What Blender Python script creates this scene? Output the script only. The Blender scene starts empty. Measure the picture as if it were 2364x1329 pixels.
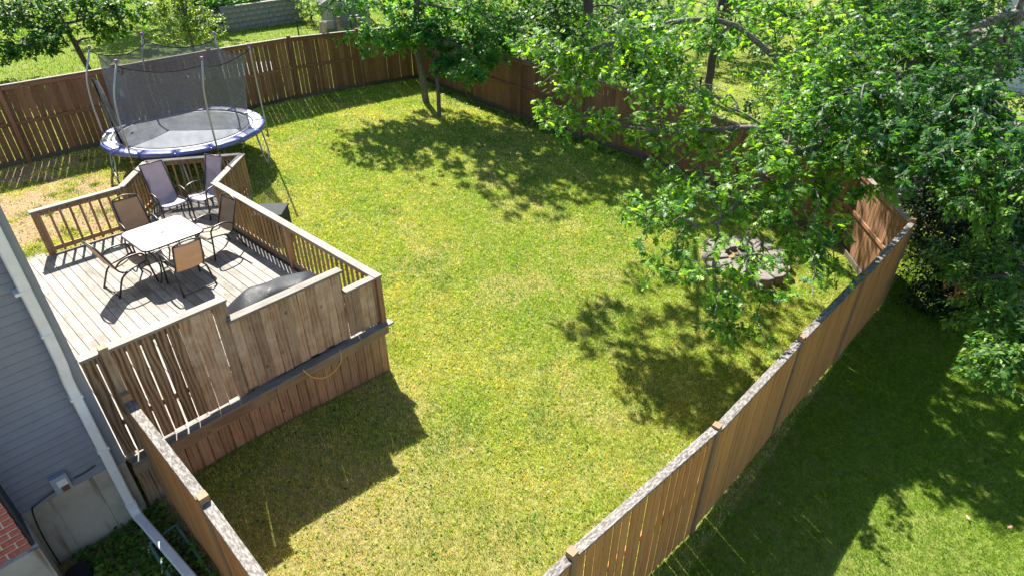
import bpy, bmesh, math, random
import numpy as np
from mathutils import Vector, Matrix
random.seed(7); RNG = np.random.default_rng(7)
scene = bpy.context.scene
C = scene.collection
R = math.radians
# ------------------------------------------------------------------ camera
# world X runs along the house front, Y straight away from it; Z=0 is the lawn at the deck corner
CAMH = 6.7; FPX = 1405.0; PITCH = R(32.6); AZ = R(42.304)
cam = bpy.data.cameras.new('camera'); cam.sensor_width = 36; cam.sensor_fit = 'HORIZONTAL'
cam.lens = FPX / 2364 * 36; cam.clip_start = .1; cam.clip_end = 900
camo = bpy.data.objects.new('camera', cam); C.objects.link(camo)
FW = Vector((math.cos(AZ) * math.cos(PITCH), math.sin(AZ) * 0 + math.sin(R(90) - AZ) * 0, 0))
hx, hy = math.cos(AZ), math.sin(AZ)          # heading of the camera on the ground
FW = Vector((hx * math.cos(PITCH), hy * math.cos(PITCH), -math.sin(PITCH)))
RT = Vector((hy, -hx, 0)); UP = RT.cross(FW)
camo.matrix_world = Matrix(((RT.x, UP.x, -FW.x, 0), (RT.y, UP.y, -FW.y, 0), (RT.z, UP.z, -FW.z, CAMH), (0, 0, 0, 1)))
scene.camera = camo
CAM = Vector((0, 0, CAMH))
def at(px, py, z):
    """point of the place at height z seen at photo pixel (px, py)"""
    d = FW * FPX + RT * (px - 1182) + UP * (664.5 - py)
    return CAM + d * ((z - CAMH) / d.z)
def A3(px, py, z): p = at(px, py, z); return (p.x, p.y, p.z)
# ------------------------------------------------------------------ light
SUN_EL = R(49.5); sdx, sdy = .353, .935
w = bpy.data.worlds.new('World'); scene.world = w; w.use_nodes = True
nt = w.node_tree; bg = nt.nodes['Background']; sky = nt.nodes.new('ShaderNodeTexSky')
sky.sky_type = 'NISHITA'; sky.sun_disc = False; sky.sun_elevation = SUN_EL; sky.sun_rotation = math.atan2(sdx, sdy)
sky.air_density = 1.0; sky.dust_density = .6
bg.inputs[1].default_value = .072
nt.links.new(sky.outputs[0], bg.inputs[0])
sl = bpy.data.lights.new('sun', 'SUN'); sl.energy = 5.0; sl.angle = R(.53); sl.color = (1, .955, .87)
so = bpy.data.objects.new('sun', sl); C.objects.link(so)
so.rotation_euler = Vector((-sdx * math.cos(SUN_EL), -sdy * math.cos(SUN_EL), -math.sin(SUN_EL))).to_track_quat('-Z', 'Y').to_euler()
scene.view_settings.view_transform = 'Standard'; scene.view_settings.look = 'None'
scene.view_settings.exposure = 1.72; scene.view_settings.gamma = 1
scene.render.engine = 'CYCLES'
scene.cycles.use_denoising = True
scene.cycles.max_bounces = 6; scene.cycles.transparent_max_bounces = 12
scene.cycles.diffuse_bounces = 3; scene.cycles.glossy_bounces = 2; scene.cycles.transmission_bounces = 3
# ------------------------------------------------------------------ terrain height
GP = np.array([(4.35, 6.86, .0), (1.1, 6.86, .2), (12.9, 1.4, -.38), (15.1, 13.4, .55), (15.1, 8.3, .3), (10.1, 18.5, 1.25),
  (2.6, 18.5, 1.2), (7.6, 18.5, 1.25), (15.1, 18.5, 1.0), (14.9, 3, -.28), (2.93, 1.95, -.33), (7.7, 1.6, -.35), (.85, 4.6, .12), (1.4, 14, .95), (6.66, 14.9, .85),
  (.4, 6.86, .05), (-.4, 6.86, .06), (4, -1, -.45), (12, -2, -.45), (9, 8, .1), (9.5, 25, 1.75), (20, 12, .2), (-8, 20, 1.4), (-8, 5, .1),
  (20, 30, 1.7), (35, 15, -.2), (60, 10, -.3), (60, 60, 1.5), (0, 60, 2.6), (-60, 60, 2.6), (-60, 0, 0), (-40, -40, -.5), (30, -40, -.8)], float)
def _phi(r): return np.where(r > 1e-9, r * r * np.log(np.maximum(r, 1e-9)), 0)
_n = len(GP)
_K = _phi(np.hypot(GP[:, None, 0] - GP[None, :, 0], GP[:, None, 1] - GP[None, :, 1])) + np.eye(_n) * .02
_P = np.c_[np.ones(_n), GP[:, :2]]
_W = np.linalg.solve(np.block([[_K, _P], [_P.T, np.zeros((3, 3))]]), np.r_[GP[:, 2], 0, 0, 0])
def gz(x, y):
    x = np.asarray(x, float); y = np.asarray(y, float)
    z = _W[_n] + _W[_n + 1] * x + _W[_n + 2] * y
    for i in range(_n): z = z + _W[i] * _phi(np.hypot(x - GP[i, 0], y - GP[i, 1]))
    return z
def g(x, y): return float(gz(x, y))
def ground(px, py):
    z = 0.
    for _ in range(50):
        P = at(px, py, z); z = .5 * z + .5 * g(P.x, P.y)
    return P
def vnoise(x, y, s, seed=0):
    """smooth value noise in [0,1] with feature size s"""
    r = np.random.default_rng(seed).random((256, 256)); x = np.asarray(x) / s + 97.3; y = np.asarray(y) / s + 41.7
    i = np.floor(x).astype(int); j = np.floor(y).astype(int); fx = x - i; fy = y - j
    fx = fx * fx * (3 - 2 * fx); fy = fy * fy * (3 - 2 * fy)
    a = r[i % 256, j % 256]; b = r[(i + 1) % 256, j % 256]; c = r[i % 256, (j + 1) % 256]; d = r[(i + 1) % 256, (j + 1) % 256]
    return (a * (1 - fx) + b * fx) * (1 - fy) + (c * (1 - fx) + d * fx) * fy
def fbm(x, y, s, seed=0): return .5 * vnoise(x, y, s, seed) + .3 * vnoise(x, y, s / 2.1, seed + 1) + .2 * vnoise(x, y, s / 4.3, seed + 2)
# ------------------------------------------------------------------ object helpers
def tag(o, label=None, cat=None, group=None, kind=None):
    if label: o['label'] = label
    if cat: o['category'] = cat
    if group: o['group'] = group
    if kind: o['kind'] = kind
    return o
def mesh_from(name, verts, faces, mat=None, smooth=False):
    me = bpy.data.meshes.new(name); me.from_pydata([tuple(v) for v in verts], [], faces); me.update()
    if mat: me.materials.append(mat)
    if smooth: me.shade_smooth()
    return me
def link(name, me, parent=None, M=None):
    o = bpy.data.objects.new(name, me); C.objects.link(o)
    M = M or Matrix.Identity(4)
    if parent is not None:
        o.parent = parent; o.matrix_local = PW(parent).inverted() @ M
        o['_w'] = [x for r_ in M for x in r_]
    else: o.matrix_world = M
    return o
def PW(o):
    """world matrix of an object that may not be evaluated yet"""
    if '_w' in o.keys():
        v = list(o['_w']); return Matrix((v[0:4], v[4:8], v[8:12], v[12:16]))
    return Matrix.LocRotScale(o.location, o.rotation_euler.to_quaternion(), o.scale) if o.parent is None else PW(o.parent) @ o.matrix_basis
def empty(name, loc, rz=0):
    o = bpy.data.objects.new(name, None); o.empty_display_size = .2; C.objects.link(o)
    o.location = loc; o.rotation_euler = (0, 0, rz); return o
_bc = {}
def box_mesh(name, w_, t_, L, mat, ch=.004):
    """chamfered bar: width w_ on x, thickness t_ on y, length L along z from 0"""
    k = (name, round(w_, 3), round(t_, 3), round(L, 2), mat.name)
    if k in _bc: return _bc[k]
    a, b = w_ / 2, t_ / 2; c = min(ch, a * .4, b * .4)
    ring = [(a - c, -b), (a, -b + c), (a, b - c), (a - c, b), (-a + c, b), (-a, b - c), (-a, -b + c), (-a + c, -b)]
    vs = [(x, y, 0) for x, y in ring] + [(x, y, L) for x, y in ring]
    fs = [(i, (i + 1) % 8, 8 + (i + 1) % 8, 8 + i) for i in range(8)] + [tuple(range(7, -1, -1)), tuple(range(8, 16))]
    _bc[k] = mesh_from(name, vs, fs, mat); return _bc[k]
def beam(name, p0, p1, w_, t_, nrm, mat, parent=None, ch=.004):
    """bar from p0 to p1 whose thickness points along nrm"""
    p0 = Vector(p0); p1 = Vector(p1); z = (p1 - p0); L = z.length; z.normalize()
    y = Vector(nrm); y = (y - z * y.dot(z)).normalized(); x = y.cross(z)
    M = Matrix(((x.x, y.x, z.x, p0.x), (x.y, y.y, z.y, p0.y), (x.z, y.z, z.z, p0.z), (0, 0, 0, 1)))
    me = box_mesh(name, w_, t_, L, mat, ch)
    M = M @ Matrix.Diagonal((1, 1, L / round(L, 2) if L > .05 else 1, 1))
    return link(name, me, parent, M)
def smooth_path(pts, n=6, closed=False):
    pts = [Vector(p) for p in pts]; out = []
    N = len(pts)
    for i in range(N - 1):
        p0 = pts[max(i - 1, 0)]; p1 = pts[i]; p2 = pts[i + 1]; p3 = pts[min(i + 2, N - 1)]
        for k in range(n):
            t = k / n
            out.append(.5 * ((2 * p1) + (p2 - p0) * t + (2 * p0 - 5 * p1 + 4 * p2 - p3) * t * t + (3 * p1 - p0 - 3 * p2 + p3) * t ** 3))
    out.append(pts[-1]); return out
def fillet(pts, r, n=4):
    """polyline with rounded corners"""
    pts = [Vector(p) for p in pts]; out = [pts[0]]
    for i in range(1, len(pts) - 1):
        a, b, c = pts[i - 1], pts[i], pts[i + 1]
        d1 = (a - b); d2 = (c - b); rr = min(r, d1.length * .45, d2.length * .45); A_ = b + d1.normalized() * rr; B_ = b + d2.normalized() * rr
        for k in range(n + 1):
            t = k / n; out.append(A_ * (1 - t) ** 2 + b * 2 * t * (1 - t) + B_ * t * t)
    out.append(pts[-1]); return out
def tube_data(path, rad, sides=8, flat=1.0, cap=True):
    path = [Vector(p) for p in path]; n = len(path)
    rad = rad if hasattr(rad, '__len__') else [rad] * n
    vs, fs = [], []; up = None
    for i, p in enumerate(path):
        t = (path[min(i + 1, n - 1)] - path[max(i - 1, 0)]).normalized()
        if up is None:
            up = Vector((0, 0, 1)) if abs(t.z) < .9 else Vector((1, 0, 0))
        u = (up - t * up.dot(t)).normalized(); v = t.cross(u); up = u
        for k in range(sides):
            a = 2 * math.pi * k / sides
            vs.append(p + (u * math.cos(a) + v * math.sin(a) * flat) * rad[i])
    for i in range(n - 1):
        for k in range(sides):
            fs.append((i * sides + k, i * sides + (k + 1) % sides, (i + 1) * sides + (k + 1) % sides, (i + 1) * sides + k))
    if cap: fs.append(tuple(range(sides - 1, -1, -1))); fs.append(tuple((n - 1) * sides + k for k in range(sides)))
    return vs, fs
def tube(name, path, rad, mat, parent=None, sides=8, flat=1.0, M=None):
    vs, fs = tube_data(path, rad, sides, flat)
    return link(name, mesh_from(name, vs, fs, mat, True), parent, M)
class MB:
    def __init__(s): s.v = []; s.f = []
    def add(s, vs, fs):
        o = len(s.v); s.v += [tuple(v) for v in vs]; s.f += [tuple(i + o for i in f) for f in fs]; return s
    def box(s, x0, x1, y0, y1, z0, z1):
        return s.add([(x0, y0, z0), (x1, y0, z0), (x1, y1, z0), (x0, y1, z0), (x0, y0, z1), (x1, y0, z1), (x1, y1, z1), (x0, y1, z1)],
                     [(0, 3, 2, 1), (4, 5, 6, 7), (0, 1, 5, 4), (1, 2, 6, 5), (2, 3, 7, 6), (3, 0, 4, 7)])
    def tube(s, *a, **k): return s.add(*tube_data(*a, **k))
    def prism(s, poly, z0, z1):
        n = len(poly); return s.add([(x, y, z0) for x, y in poly] + [(x, y, z1) for x, y in poly],
            [tuple(range(n - 1, -1, -1)), tuple(range(n, 2 * n))] + [(i, (i + 1) % n, n + (i + 1) % n, n + i) for i in range(n)])
    def build(s, name, mat, parent=None, smooth=False, M=None):
        return link(name, mesh_from(name, s.v, s.f, mat, smooth), parent, M)
def bevel(o, wd, seg=2):
    m = o.modifiers.new('bevel', 'BEVEL'); m.width = wd; m.segments = seg; m.limit_method = 'ANGLE'; return o
def np_mesh(name, V, F, mat, cols=None, smooth=False):
    """fast mesh from arrays: V (n,3), F (m,k)"""
    me = bpy.data.meshes.new(name); k = F.shape[1]
    me.vertices.add(len(V)); me.vertices.foreach_set('co', V.astype(np.float32).ravel())
    me.loops.add(F.size); me.loops.foreach_set('vertex_index', F.astype(np.int32).ravel())
    me.polygons.add(len(F)); me.polygons.foreach_set('loop_start', np.arange(0, F.size, k, dtype=np.int32))
    me.update(calc_edges=True)
    if cols is not None:
        at_ = me.color_attributes.new('col', 'FLOAT_COLOR', 'POINT')
        at_.data.foreach_set('color', np.c_[cols, np.ones(len(cols))].astype(np.float32).ravel())
    me.materials.append(mat)
    if smooth: me.shade_smooth()
    return me
# ------------------------------------------------------------------ materials
def newmat(name):
    m = bpy.data.materials.new(name); m.use_nodes = True; return m, m.node_tree, m.node_tree.nodes['Principled BSDF']
def N(t, kind, **kw):
    n = t.nodes.new(kind)
    for k, v in kw.items():
        if k in n.inputs: n.inputs[k].default_value = v
        else: setattr(n, k, v)
    return n
def ramp(t, fac, stops):
    r = t.nodes.new('ShaderNodeValToRGB'); e = r.color_ramp.elements
    e[0].position, e[0].color = stops[0][0], (*stops[0][1], 1); e[1].position, e[1].color = stops[-1][0], (*stops[-1][1], 1)
    for p, c in stops[1:-1]: x = e.new(p); x.color = (*c, 1)
    t.links.new(fac, r.inputs[0]); return r.outputs[0]
def mix(t, fac, a, b, mode='MIX'):
    m = t.nodes.new('ShaderNodeMix'); m.data_type = 'RGBA'; m.blend_type = mode
    for s, v in ((0, fac), (6, a), (7, b)):
        if hasattr(v, 'default_value') or hasattr(v, 'is_linked'): t.links.new(v, m.inputs[s])
        else: m.inputs[s].default_value = v if s == 0 else (*v, 1)
    return m.outputs[2]
def math_(t, op, a, b=None):
    m = t.nodes.new('ShaderNodeMath'); m.operation = op
    for s, v in ((0, a), (1, b)):
        if v is None: continue
        if hasattr(v, 'is_linked'): t.links.new(v, m.inputs[s])
        else: m.inputs[s].default_value = v
    return m.outputs[0]
def wood(name, cs, rough=.75, grain=1.0, lichen=0, var=.35, knots=True, cathedral=.0, wear=None, wearamt=.5):
    """timber whose grain runs along the local Z of each board; every board differs"""
    m, t, p = newmat(name); L = t.links.new
    tc = N(t, 'ShaderNodeTexCoord'); oi = N(t, 'ShaderNodeObjectInfo')
    off = N(t, 'ShaderNodeVectorMath', operation='SCALE'); off.inputs[0].default_value = (31, 17, 53); L(oi.outputs['Random'], off.inputs['Scale'])
    add = N(t, 'ShaderNodeVectorMath', operation='ADD'); L(tc.outputs['Object'], add.inputs[0]); L(off.outputs[0], add.inputs[1])
    mp = N(t, 'ShaderNodeMapping'); mp.inputs['Scale'].default_value = (1, 1, .06); L(add.outputs[0], mp.inputs[0])
    n1 = N(t, 'ShaderNodeTexNoise', Scale=70 * grain, Detail=5, Roughness=.65); L(mp.outputs[0], n1.inputs[0])
    n2 = N(t, 'ShaderNodeTexNoise', Scale=14 * grain, Detail=3); L(mp.outputs[0], n2.inputs[0])
    big = N(t, 'ShaderNodeTexNoise', Scale=2.6, Detail=6, Roughness=.7); L(add.outputs[0], big.inputs[0])
    f = math_(t, 'ADD', math_(t, 'MULTIPLY', n1.outputs[0], .55), math_(t, 'MULTIPLY', n2.outputs[0], .45))
    if cathedral:
        wv = N(t, 'ShaderNodeTexWave', Scale=6, Distortion=7, Detail=1.5); wv.inputs['Detail Scale'].default_value = 1.2
        mp2 = N(t, 'ShaderNodeMapping'); mp2.inputs['Scale'].default_value = (1, 1, .22); L(add.outputs[0], mp2.inputs[0]); L(mp2.outputs[0], wv.inputs[0])
        f = math_(t, 'ADD', math_(t, 'MULTIPLY', f, 1 - cathedral), math_(t, 'MULTIPLY', wv.outputs[0], cathedral))
    col = ramp(t, f, [(.3, cs[0]), (.5, cs[1]), (.7, cs[2])])
    if wear is not None:
        wf = ramp(t, big.outputs[0], [(.42, (0, 0, 0)), (.68, (1, 1, 1))])
        col = mix(t, math_(t, 'MULTIPLY', wf, wearamt), col, wear)
    if knots:
        mk = N(t, 'ShaderNodeMapping'); mk.inputs['Scale'].default_value = (1, 1, .5); L(add.outputs[0], mk.inputs[0])
        vo = N(t, 'ShaderNodeTexVoronoi', Scale=4.2); L(mk.outputs[0], vo.inputs[0])
        kf = ramp(t, vo.outputs['Distance'], [(.035, (.75, .75, .75)), (.09, (0, 0, 0))])
        col = mix(t, kf, col, tuple(c * .3 for c in cs[0]))
    if lichen:
        lm = N(t, 'ShaderNodeMapping'); lm.inputs['Scale'].default_value = (1, 1, .3); L(add.outputs[0], lm.inputs[0]); ln = N(t, 'ShaderNodeTexNoise', Scale=48, Detail=7, Roughness=.75); L(lm.outputs[0], ln.inputs[0])
        lf = ramp(t, ln.outputs[0], [(.5 - .05 * lichen, (0, 0, 0)), (.56, (1, 1, 1))])
        col = mix(t, math_(t, 'MULTIPLY', lf, .85), col, (.27, .25, .23))
    rv = math_(t, 'ADD', math_(t, 'MULTIPLY', oi.outputs['Random'], var), 1 - var / 2)
    vm = N(t, 'ShaderNodeVectorMath', operation='SCALE'); L(col, vm.inputs[0]); L(rv, vm.inputs['Scale'])
    L(vm.outputs[0], p.inputs['Base Color']); p.inputs['Roughness'].default_value = rough
    p.inputs['Specular IOR Level'].default_value = .3
    b = N(t, 'ShaderNodeBump', Strength=.35, Distance=.004); L(f, b.inputs['Height']); L(b.outputs[0], p.inputs['Normal'])
    return m
def plain(name, col, rough=.5, metal=0, var=0.0, nscale=40, bump=0, spec=.5, c2=None, coat=0):
    m, t, p = newmat(name); L = t.links.new
    p.inputs['Roughness'].default_value = rough; p.inputs['Metallic'].default_value = metal; p.inputs['Specular IOR Level'].default_value = spec
    tc = N(t, 'ShaderNodeTexCoord'); n = N(t, 'ShaderNodeTexNoise', Scale=nscale, Detail=5, Roughness=.6); L(tc.outputs['Object'], n.inputs[0])
    if c2 is None: c2 = tuple(min(1, c * (1 + var)) for c in col); col = tuple(c * (1 - var) for c in col)
    L(ramp(t, n.outputs[0], [(.35, col), (.65, c2)]), p.inputs['Base Color'])
    if bump:
        b = N(t, 'ShaderNodeBump', Strength=bump, Distance=.01); L(n.outputs[0], b.inputs['Height']); L(b.outputs[0], p.inputs['Normal'])
    return m
def leafmat(name, cols, trans=.45, rough=.45):
    """leaf: colour from the per-leaf attribute, light passes through"""
    m, t, p = newmat(name); L = t.links.new; out = t.nodes['Material Output']
    a = N(t, 'ShaderNodeAttribute', attribute_name='col')
    L(a.outputs['Color'], p.inputs['Base Color']); p.inputs['Roughness'].default_value = rough; p.inputs['Specular IOR Level'].default_value = .3
    tr = N(t, 'ShaderNodeBsdfTranslucent'); tm = mix(t, 1.0, a.outputs['Color'], cols, 'MULTIPLY'); L(tm, tr.inputs[0])
    ms = N(t, 'ShaderNodeMixShader'); ms.inputs[0].default_value = trans; L(p.outputs[0], ms.inputs[1]); L(tr.outputs[0], ms.inputs[2]); L(ms.outputs[0], out.inputs[0])
    return m
M = {}
M['fence_in'] = wood('stained_fence_board', [(.12, .056, .025), (.21, .103, .048), (.29, .152, .078)], wear=(.22, .14, .088), wearamt=.5, var=.45)
M['fence_out'] = wood('brown_fence_board', [(.29, .13, .042), (.44, .205, .066), (.54, .28, .10)], wear=(.46, .24, .095), wearamt=.6, var=.16)
M['fence_cap'] = wood('lichen_cap', [(.05, .042, .036), (.09, .078, .068), (.14, .125, .11)], lichen=1.0, knots=False, var=.25)
M['post_top'] = wood('weathered_post', [(.09, .075, .055), (.16, .125, .09), (.25, .2, .15)], lichen=.3, var=.25)
M['post_wood'] = wood('weathered_fence_post', [(.17, .10, .05), (.26, .16, .085), (.34, .22, .13)], wear=(.26, .19, .13), var=.2)
M['kick'] = wood('dark_foot_board', [(.05, .045, .03), (.09, .08, .055), (.14, .12, .09)], var=.4)  # darker boards along the foot of the fences and the deck skirt
M['deck'] = wood('bleached_deck_board', [(.14, .12, .098), (.255, .235, .21), (.33, .315, .295)], wear=(.11, .093, .065), wearamt=.7, var=.3, grain=.8)
M['rail'] = wood('grey_rail_cap', [(.10, .085, .07), (.22, .2, .175), (.31, .29, .265)], wear=(.13, .11, .09), wearamt=.6, var=.25)
M['baluster'] = wood('tan_baluster', [(.17, .09, .035), (.30, .175, .08), (.40, .26, .13)], wear=(.33, .25, .18), wearamt=.5, var=.45)
M['privacy'] = wood('weathered_privacy_board', [(.17, .11, .065), (.29, .20, .125), (.38, .285, .195)], cathedral=.18, wear=(.45, .37, .285), wearamt=.8, var=.5)
M['privacy_dark'] = wood('dark_privacy_board', [(.09, .055, .03), (.20, .13, .075), (.29, .20, .125)], cathedral=.5, wear=(.27, .19, .12), wearamt=.5, var=.35)  # darker brown privacy boards with stronger cathedral grain
M['skirt'] = wood('skirt_board', [(.17, .10, .055), (.28, .185, .11), (.36, .26, .175)], cathedral=.2, wear=(.42, .30, .22), wearamt=.6, var=.35)
M['ledger'] = wood('ledger_board', [(.13, .09, .058), (.26, .195, .135), (.38, .31, .23)], wear=(.36, .3, .23), wearamt=.6, var=.3, grain=.7)
M['siding'] = plain('grey_siding', (.21, .235, .285), .55, var=.06, nscale=6)
M['corner'] = plain('grey_corner_trim', (.25, .275, .32), .5, var=.05, nscale=8)
M['white'] = plain('white_downspout', (.78, .8, .8), .35, var=.05, nscale=9)
M['concrete'] = None
M['brick'] = plain('red_brick', (.38, .085, .055), .85, c2=(.48, .16, .11), nscale=16, bump=.4)
M['mortar'] = plain('mortar', (.7, .65, .57), .9, var=.1)
M['tar'] = plain('dark_flashing', (.015, .017, .022), .7, c2=(.05, .055, .065), nscale=60, bump=.6)
M['metal'] = plain('galvanised_tube', (.42, .44, .42), .38, .75, var=.1)
M['chairframe'] = plain('dark_bronze_tube', (.055, .048, .042), .4, .3, var=.1)
M['chairblack'] = plain('black_tube', (.02, .02, .022), .4, .2, var=.1)
M['plum'] = plain('plum_knob', (.3, .12, .25), .4)
M['yellow'] = plain('yellow_clamp', (.5, .36, .06), .5)
M['cover'] = plain('black_cover', (.02, .021, .024), .5, var=.1, nscale=5, spec=.2, bump=1.0)
M['greybox'] = plain('grey_box', (.05, .052, .055), .8, var=.2, nscale=25, spec=.1)
M['green'] = plain('green_metal', (.10, .2, .16), .5, var=.15)
M['cord'] = plain('yellow_cord', (.62, .42, .1), .6)
M['cable'] = plain('black_cable', (.012, .012, .012), .5)
M['boxmetal'] = plain('grey_metal_box', (.33, .4, .46), .45, .2, var=.08)
M['paper'] = plain('white_sticker', (.7, .72, .72), .6)
M['rust'] = plain('rusty_plate', (.16, .07, .05), .7, var=.2)
M['bark'] = plain('grey_bark', (.05, .043, .036), .9, c2=(.20, .18, .155), nscale=22, bump=.9)
M['bark2'] = plain('dark_bark', (.045, .036, .03), .9, c2=(.13, .11, .09), nscale=26, bump=.8)
M['stone'] = plain('pink_stone', (.12, .1, .09), .85, c2=(.2, .175, .16), nscale=9, bump=.5)
M['ash'] = plain('ash', (.02, .018, .016), .95, c2=(.09, .08, .075), nscale=30, bump=.8)
M['block'] = plain('concrete_block', (.16, .16, .14), .9, c2=(.3, .3, .27), nscale=8, bump=.5)
M['shed'] = plain('beige_shed_wall', (.36, .33, .28), .6, var=.06, nscale=5)
M['sheddoor'] = plain('grey_shed_door', (.16, .16, .165), .5, var=.05)
M['shingle'] = plain('dark_shingle', (.022, .024, .03), .8, c2=(.07, .072, .085), nscale=40, bump=.5)
M['whitesiding'] = plain('pale_blue_siding', (.5, .56, .62), .5, var=.04)
M['tarp'] = plain('grey_tarp', (.3, .33, .36), .5, var=.2, nscale=4)
M['plank'] = plain('raw_plank', (.33, .27, .2), .8, c2=(.5, .46, .4), nscale=12)
def concrete():
    m, t, p = newmat('stained_concrete'); L = t.links.new; tc = N(t, 'ShaderNodeTexCoord')
    n = N(t, 'ShaderNodeTexNoise', Scale=1.7, Detail=8, Roughness=.65); L(tc.outputs['Object'], n.inputs[0])
    c = ramp(t, n.outputs[0], [(.3, (.27, .25, .2)), (.5, (.42, .39, .32)), (.72, (.52, .49, .42))])
    mp = N(t, 'ShaderNodeMapping'); mp.inputs['Scale'].default_value = (1, 1, .07); L(tc.outputs['Object'], mp.inputs[0])
    n2 = N(t, 'ShaderNodeTexNoise', Scale=9, Detail=3); L(mp.outputs[0], n2.inputs[0])
    c = mix(t, ramp(t, n2.outputs[0], [(.56, (0, 0, 0)), (.68, (.8, .8, .8))]), c, (.16, .105, .06))
    L(c, p.inputs['Base Color']); p.inputs['Roughness'].default_value = .9
    n3 = N(t, 'ShaderNodeTexNoise', Scale=45, Detail=6); L(tc.outputs['Object'], n3.inputs[0])
    b = N(t, 'ShaderNodeBump', Strength=.35, Distance=.01); L(n3.outputs[0], b.inputs['Height']); L(b.outputs[0], p.inputs['Normal']); return m
M['concrete'] = concrete()
def sling(name, col, tr, trans):
    """woven sling: fine weave, lets some light through"""
    m, t, p = newmat(name); L = t.links.new; out = t.nodes['Material Output']
    tc = N(t, 'ShaderNodeTexCoord'); n = N(t, 'ShaderNodeTexNoise', Scale=7, Detail=4); L(tc.outputs['Object'], n.inputs[0])
    c = ramp(t, n.outputs[0], [(.3, tuple(x * .85 for x in col)), (.7, tuple(min(1, x * 1.12) for x in col))])
    L(c, p.inputs['Base Color']); p.inputs['Roughness'].default_value = .6
    w2 = N(t, 'ShaderNodeTexWave', Scale=60); L(tc.outputs['Object'], w2.inputs[0])
    b = N(t, 'ShaderNodeBump', Strength=.2, Distance=.002); L(w2.outputs[0], b.inputs['Height']); L(b.outputs[0], p.inputs['Normal'])
    tl = N(t, 'ShaderNodeBsdfTranslucent'); tl.inputs[0].default_value = (*tr, 1)
    ms = N(t, 'ShaderNodeMixShader'); ms.inputs[0].default_value = trans; L(p.outputs[0], ms.inputs[1]); L(tl.outputs[0], ms.inputs[2])
    tp = N(t, 'ShaderNodeBsdfTransparent'); m2 = N(t, 'ShaderNodeMixShader'); m2.inputs[0].default_value = .1
    L(ms.outputs[0], m2.inputs[1]); L(tp.outputs[0], m2.inputs[2]); L(m2.outputs[0], out.inputs[0]); return m
M['sling_tan'] = sling('tan_sling', (.36, .29, .215), (.5, .3, .13), .3)
M['sling_lilac'] = sling('lilac_sling', (.50, .465, .54), (.55, .42, .42), .3)
def netmat():
    m, t, p = newmat('black_netting'); L = t.links.new; out = t.nodes['Material Output']
    p.inputs['Base Color'].default_value = (.15, .15, .155, 1); p.inputs['Roughness'].default_value = .6
    tc = N(t, 'ShaderNodeTexCoord'); n = N(t, 'ShaderNodeTexNoise', Scale=3.5, Detail=5); L(tc.outputs['Object'], n.inputs[0])
    tp = N(t, 'ShaderNodeBsdfTransparent'); ms = N(t, 'ShaderNodeMixShader')
    f = ramp(t, n.outputs[0], [(.3, (.30, .30, .30)), (.7, (.45, .45, .45))]); L(f, ms.inputs[0])
    L(p.outputs[0], ms.inputs[1]); L(tp.outputs[0], ms.inputs[2]); L(ms.outputs[0], out.inputs[0]); return m
M['net'] = netmat()
M['netdense'] = plain('black_webbing', (.018, .018, .02), .9, spec=.1)
M['mat'] = plain('jump_mat', (.20, .225, .27), .45, c2=(.26, .285, .33), nscale=30)
M['pad'] = plain('blue_vinyl', (.025, .045, .26), .45, c2=(.04, .065, .33), nscale=7, bump=.5, spec=1.0)
M['pad'].node_tree.nodes['Principled BSDF'].inputs['IOR'].default_value = 1.75
def glass_top():
    m, t, p = newmat('frosted_glass_top'); p.inputs['Base Color'].default_value = (.36, .345, .352, 1); p.inputs['Roughness'].default_value = .5
    tc = N(t, 'ShaderNodeTexCoord'); n = N(t, 'ShaderNodeTexNoise', Scale=60, Detail=3); t.links.new(tc.outputs['Object'], n.inputs[0])
    b = N(t, 'ShaderNodeBump', Strength=.1, Distance=.003); t.links.new(n.outputs[0], b.inputs['Height']); t.links.new(b.outputs[0], p.inputs['Normal']); return m
M['glass'] = glass_top()
M['leaf'] = leafmat('broad_leaf', (2.3, 2.1, .5), .5, .45)
M['blade'] = leafmat('grass_blade', (1.5, 1.35, .6), .3, .7)
# ------------------------------------------------------------------ lawn
def bare(x, y):
    """0 = full turf, 1 = bare soil; where grass is worn off"""
    x = np.asarray(x, float); y = np.asarray(y, float)
    b = np.clip((4.5 - x) / 1.5, 0, 1) * np.clip((y - 12.2) / 1.2, 0, 1) * np.clip((18.6 - y) / .5, 0, 1) * (1.12 - .9 * np.clip((fbm(x, y, .8, 15) - .5) * 5, 0, 1))
    b = np.maximum(b, np.clip((.95 - x) / .1, 0, 1) * (y < 7) * .72)
    n = fbm(x, y, 1.1, 5)
    b = np.maximum(b, np.clip((n - .58) * 1.6, 0, .3) * (y < 18) * (y > 1.3) * np.clip((x + 1) / 1, 0, 1))
    d = np.hypot(x - 2.2, y - 4.8); b = np.maximum(b, np.clip(1 - d / 2.3, 0, 1) * .5 * (y < 6.9))
    b = np.maximum(b, np.clip(1.25 - np.hypot(x - 12.3, y - 4.1), 0, 1) * .8)
    return np.clip(b, 0, 1)
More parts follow.
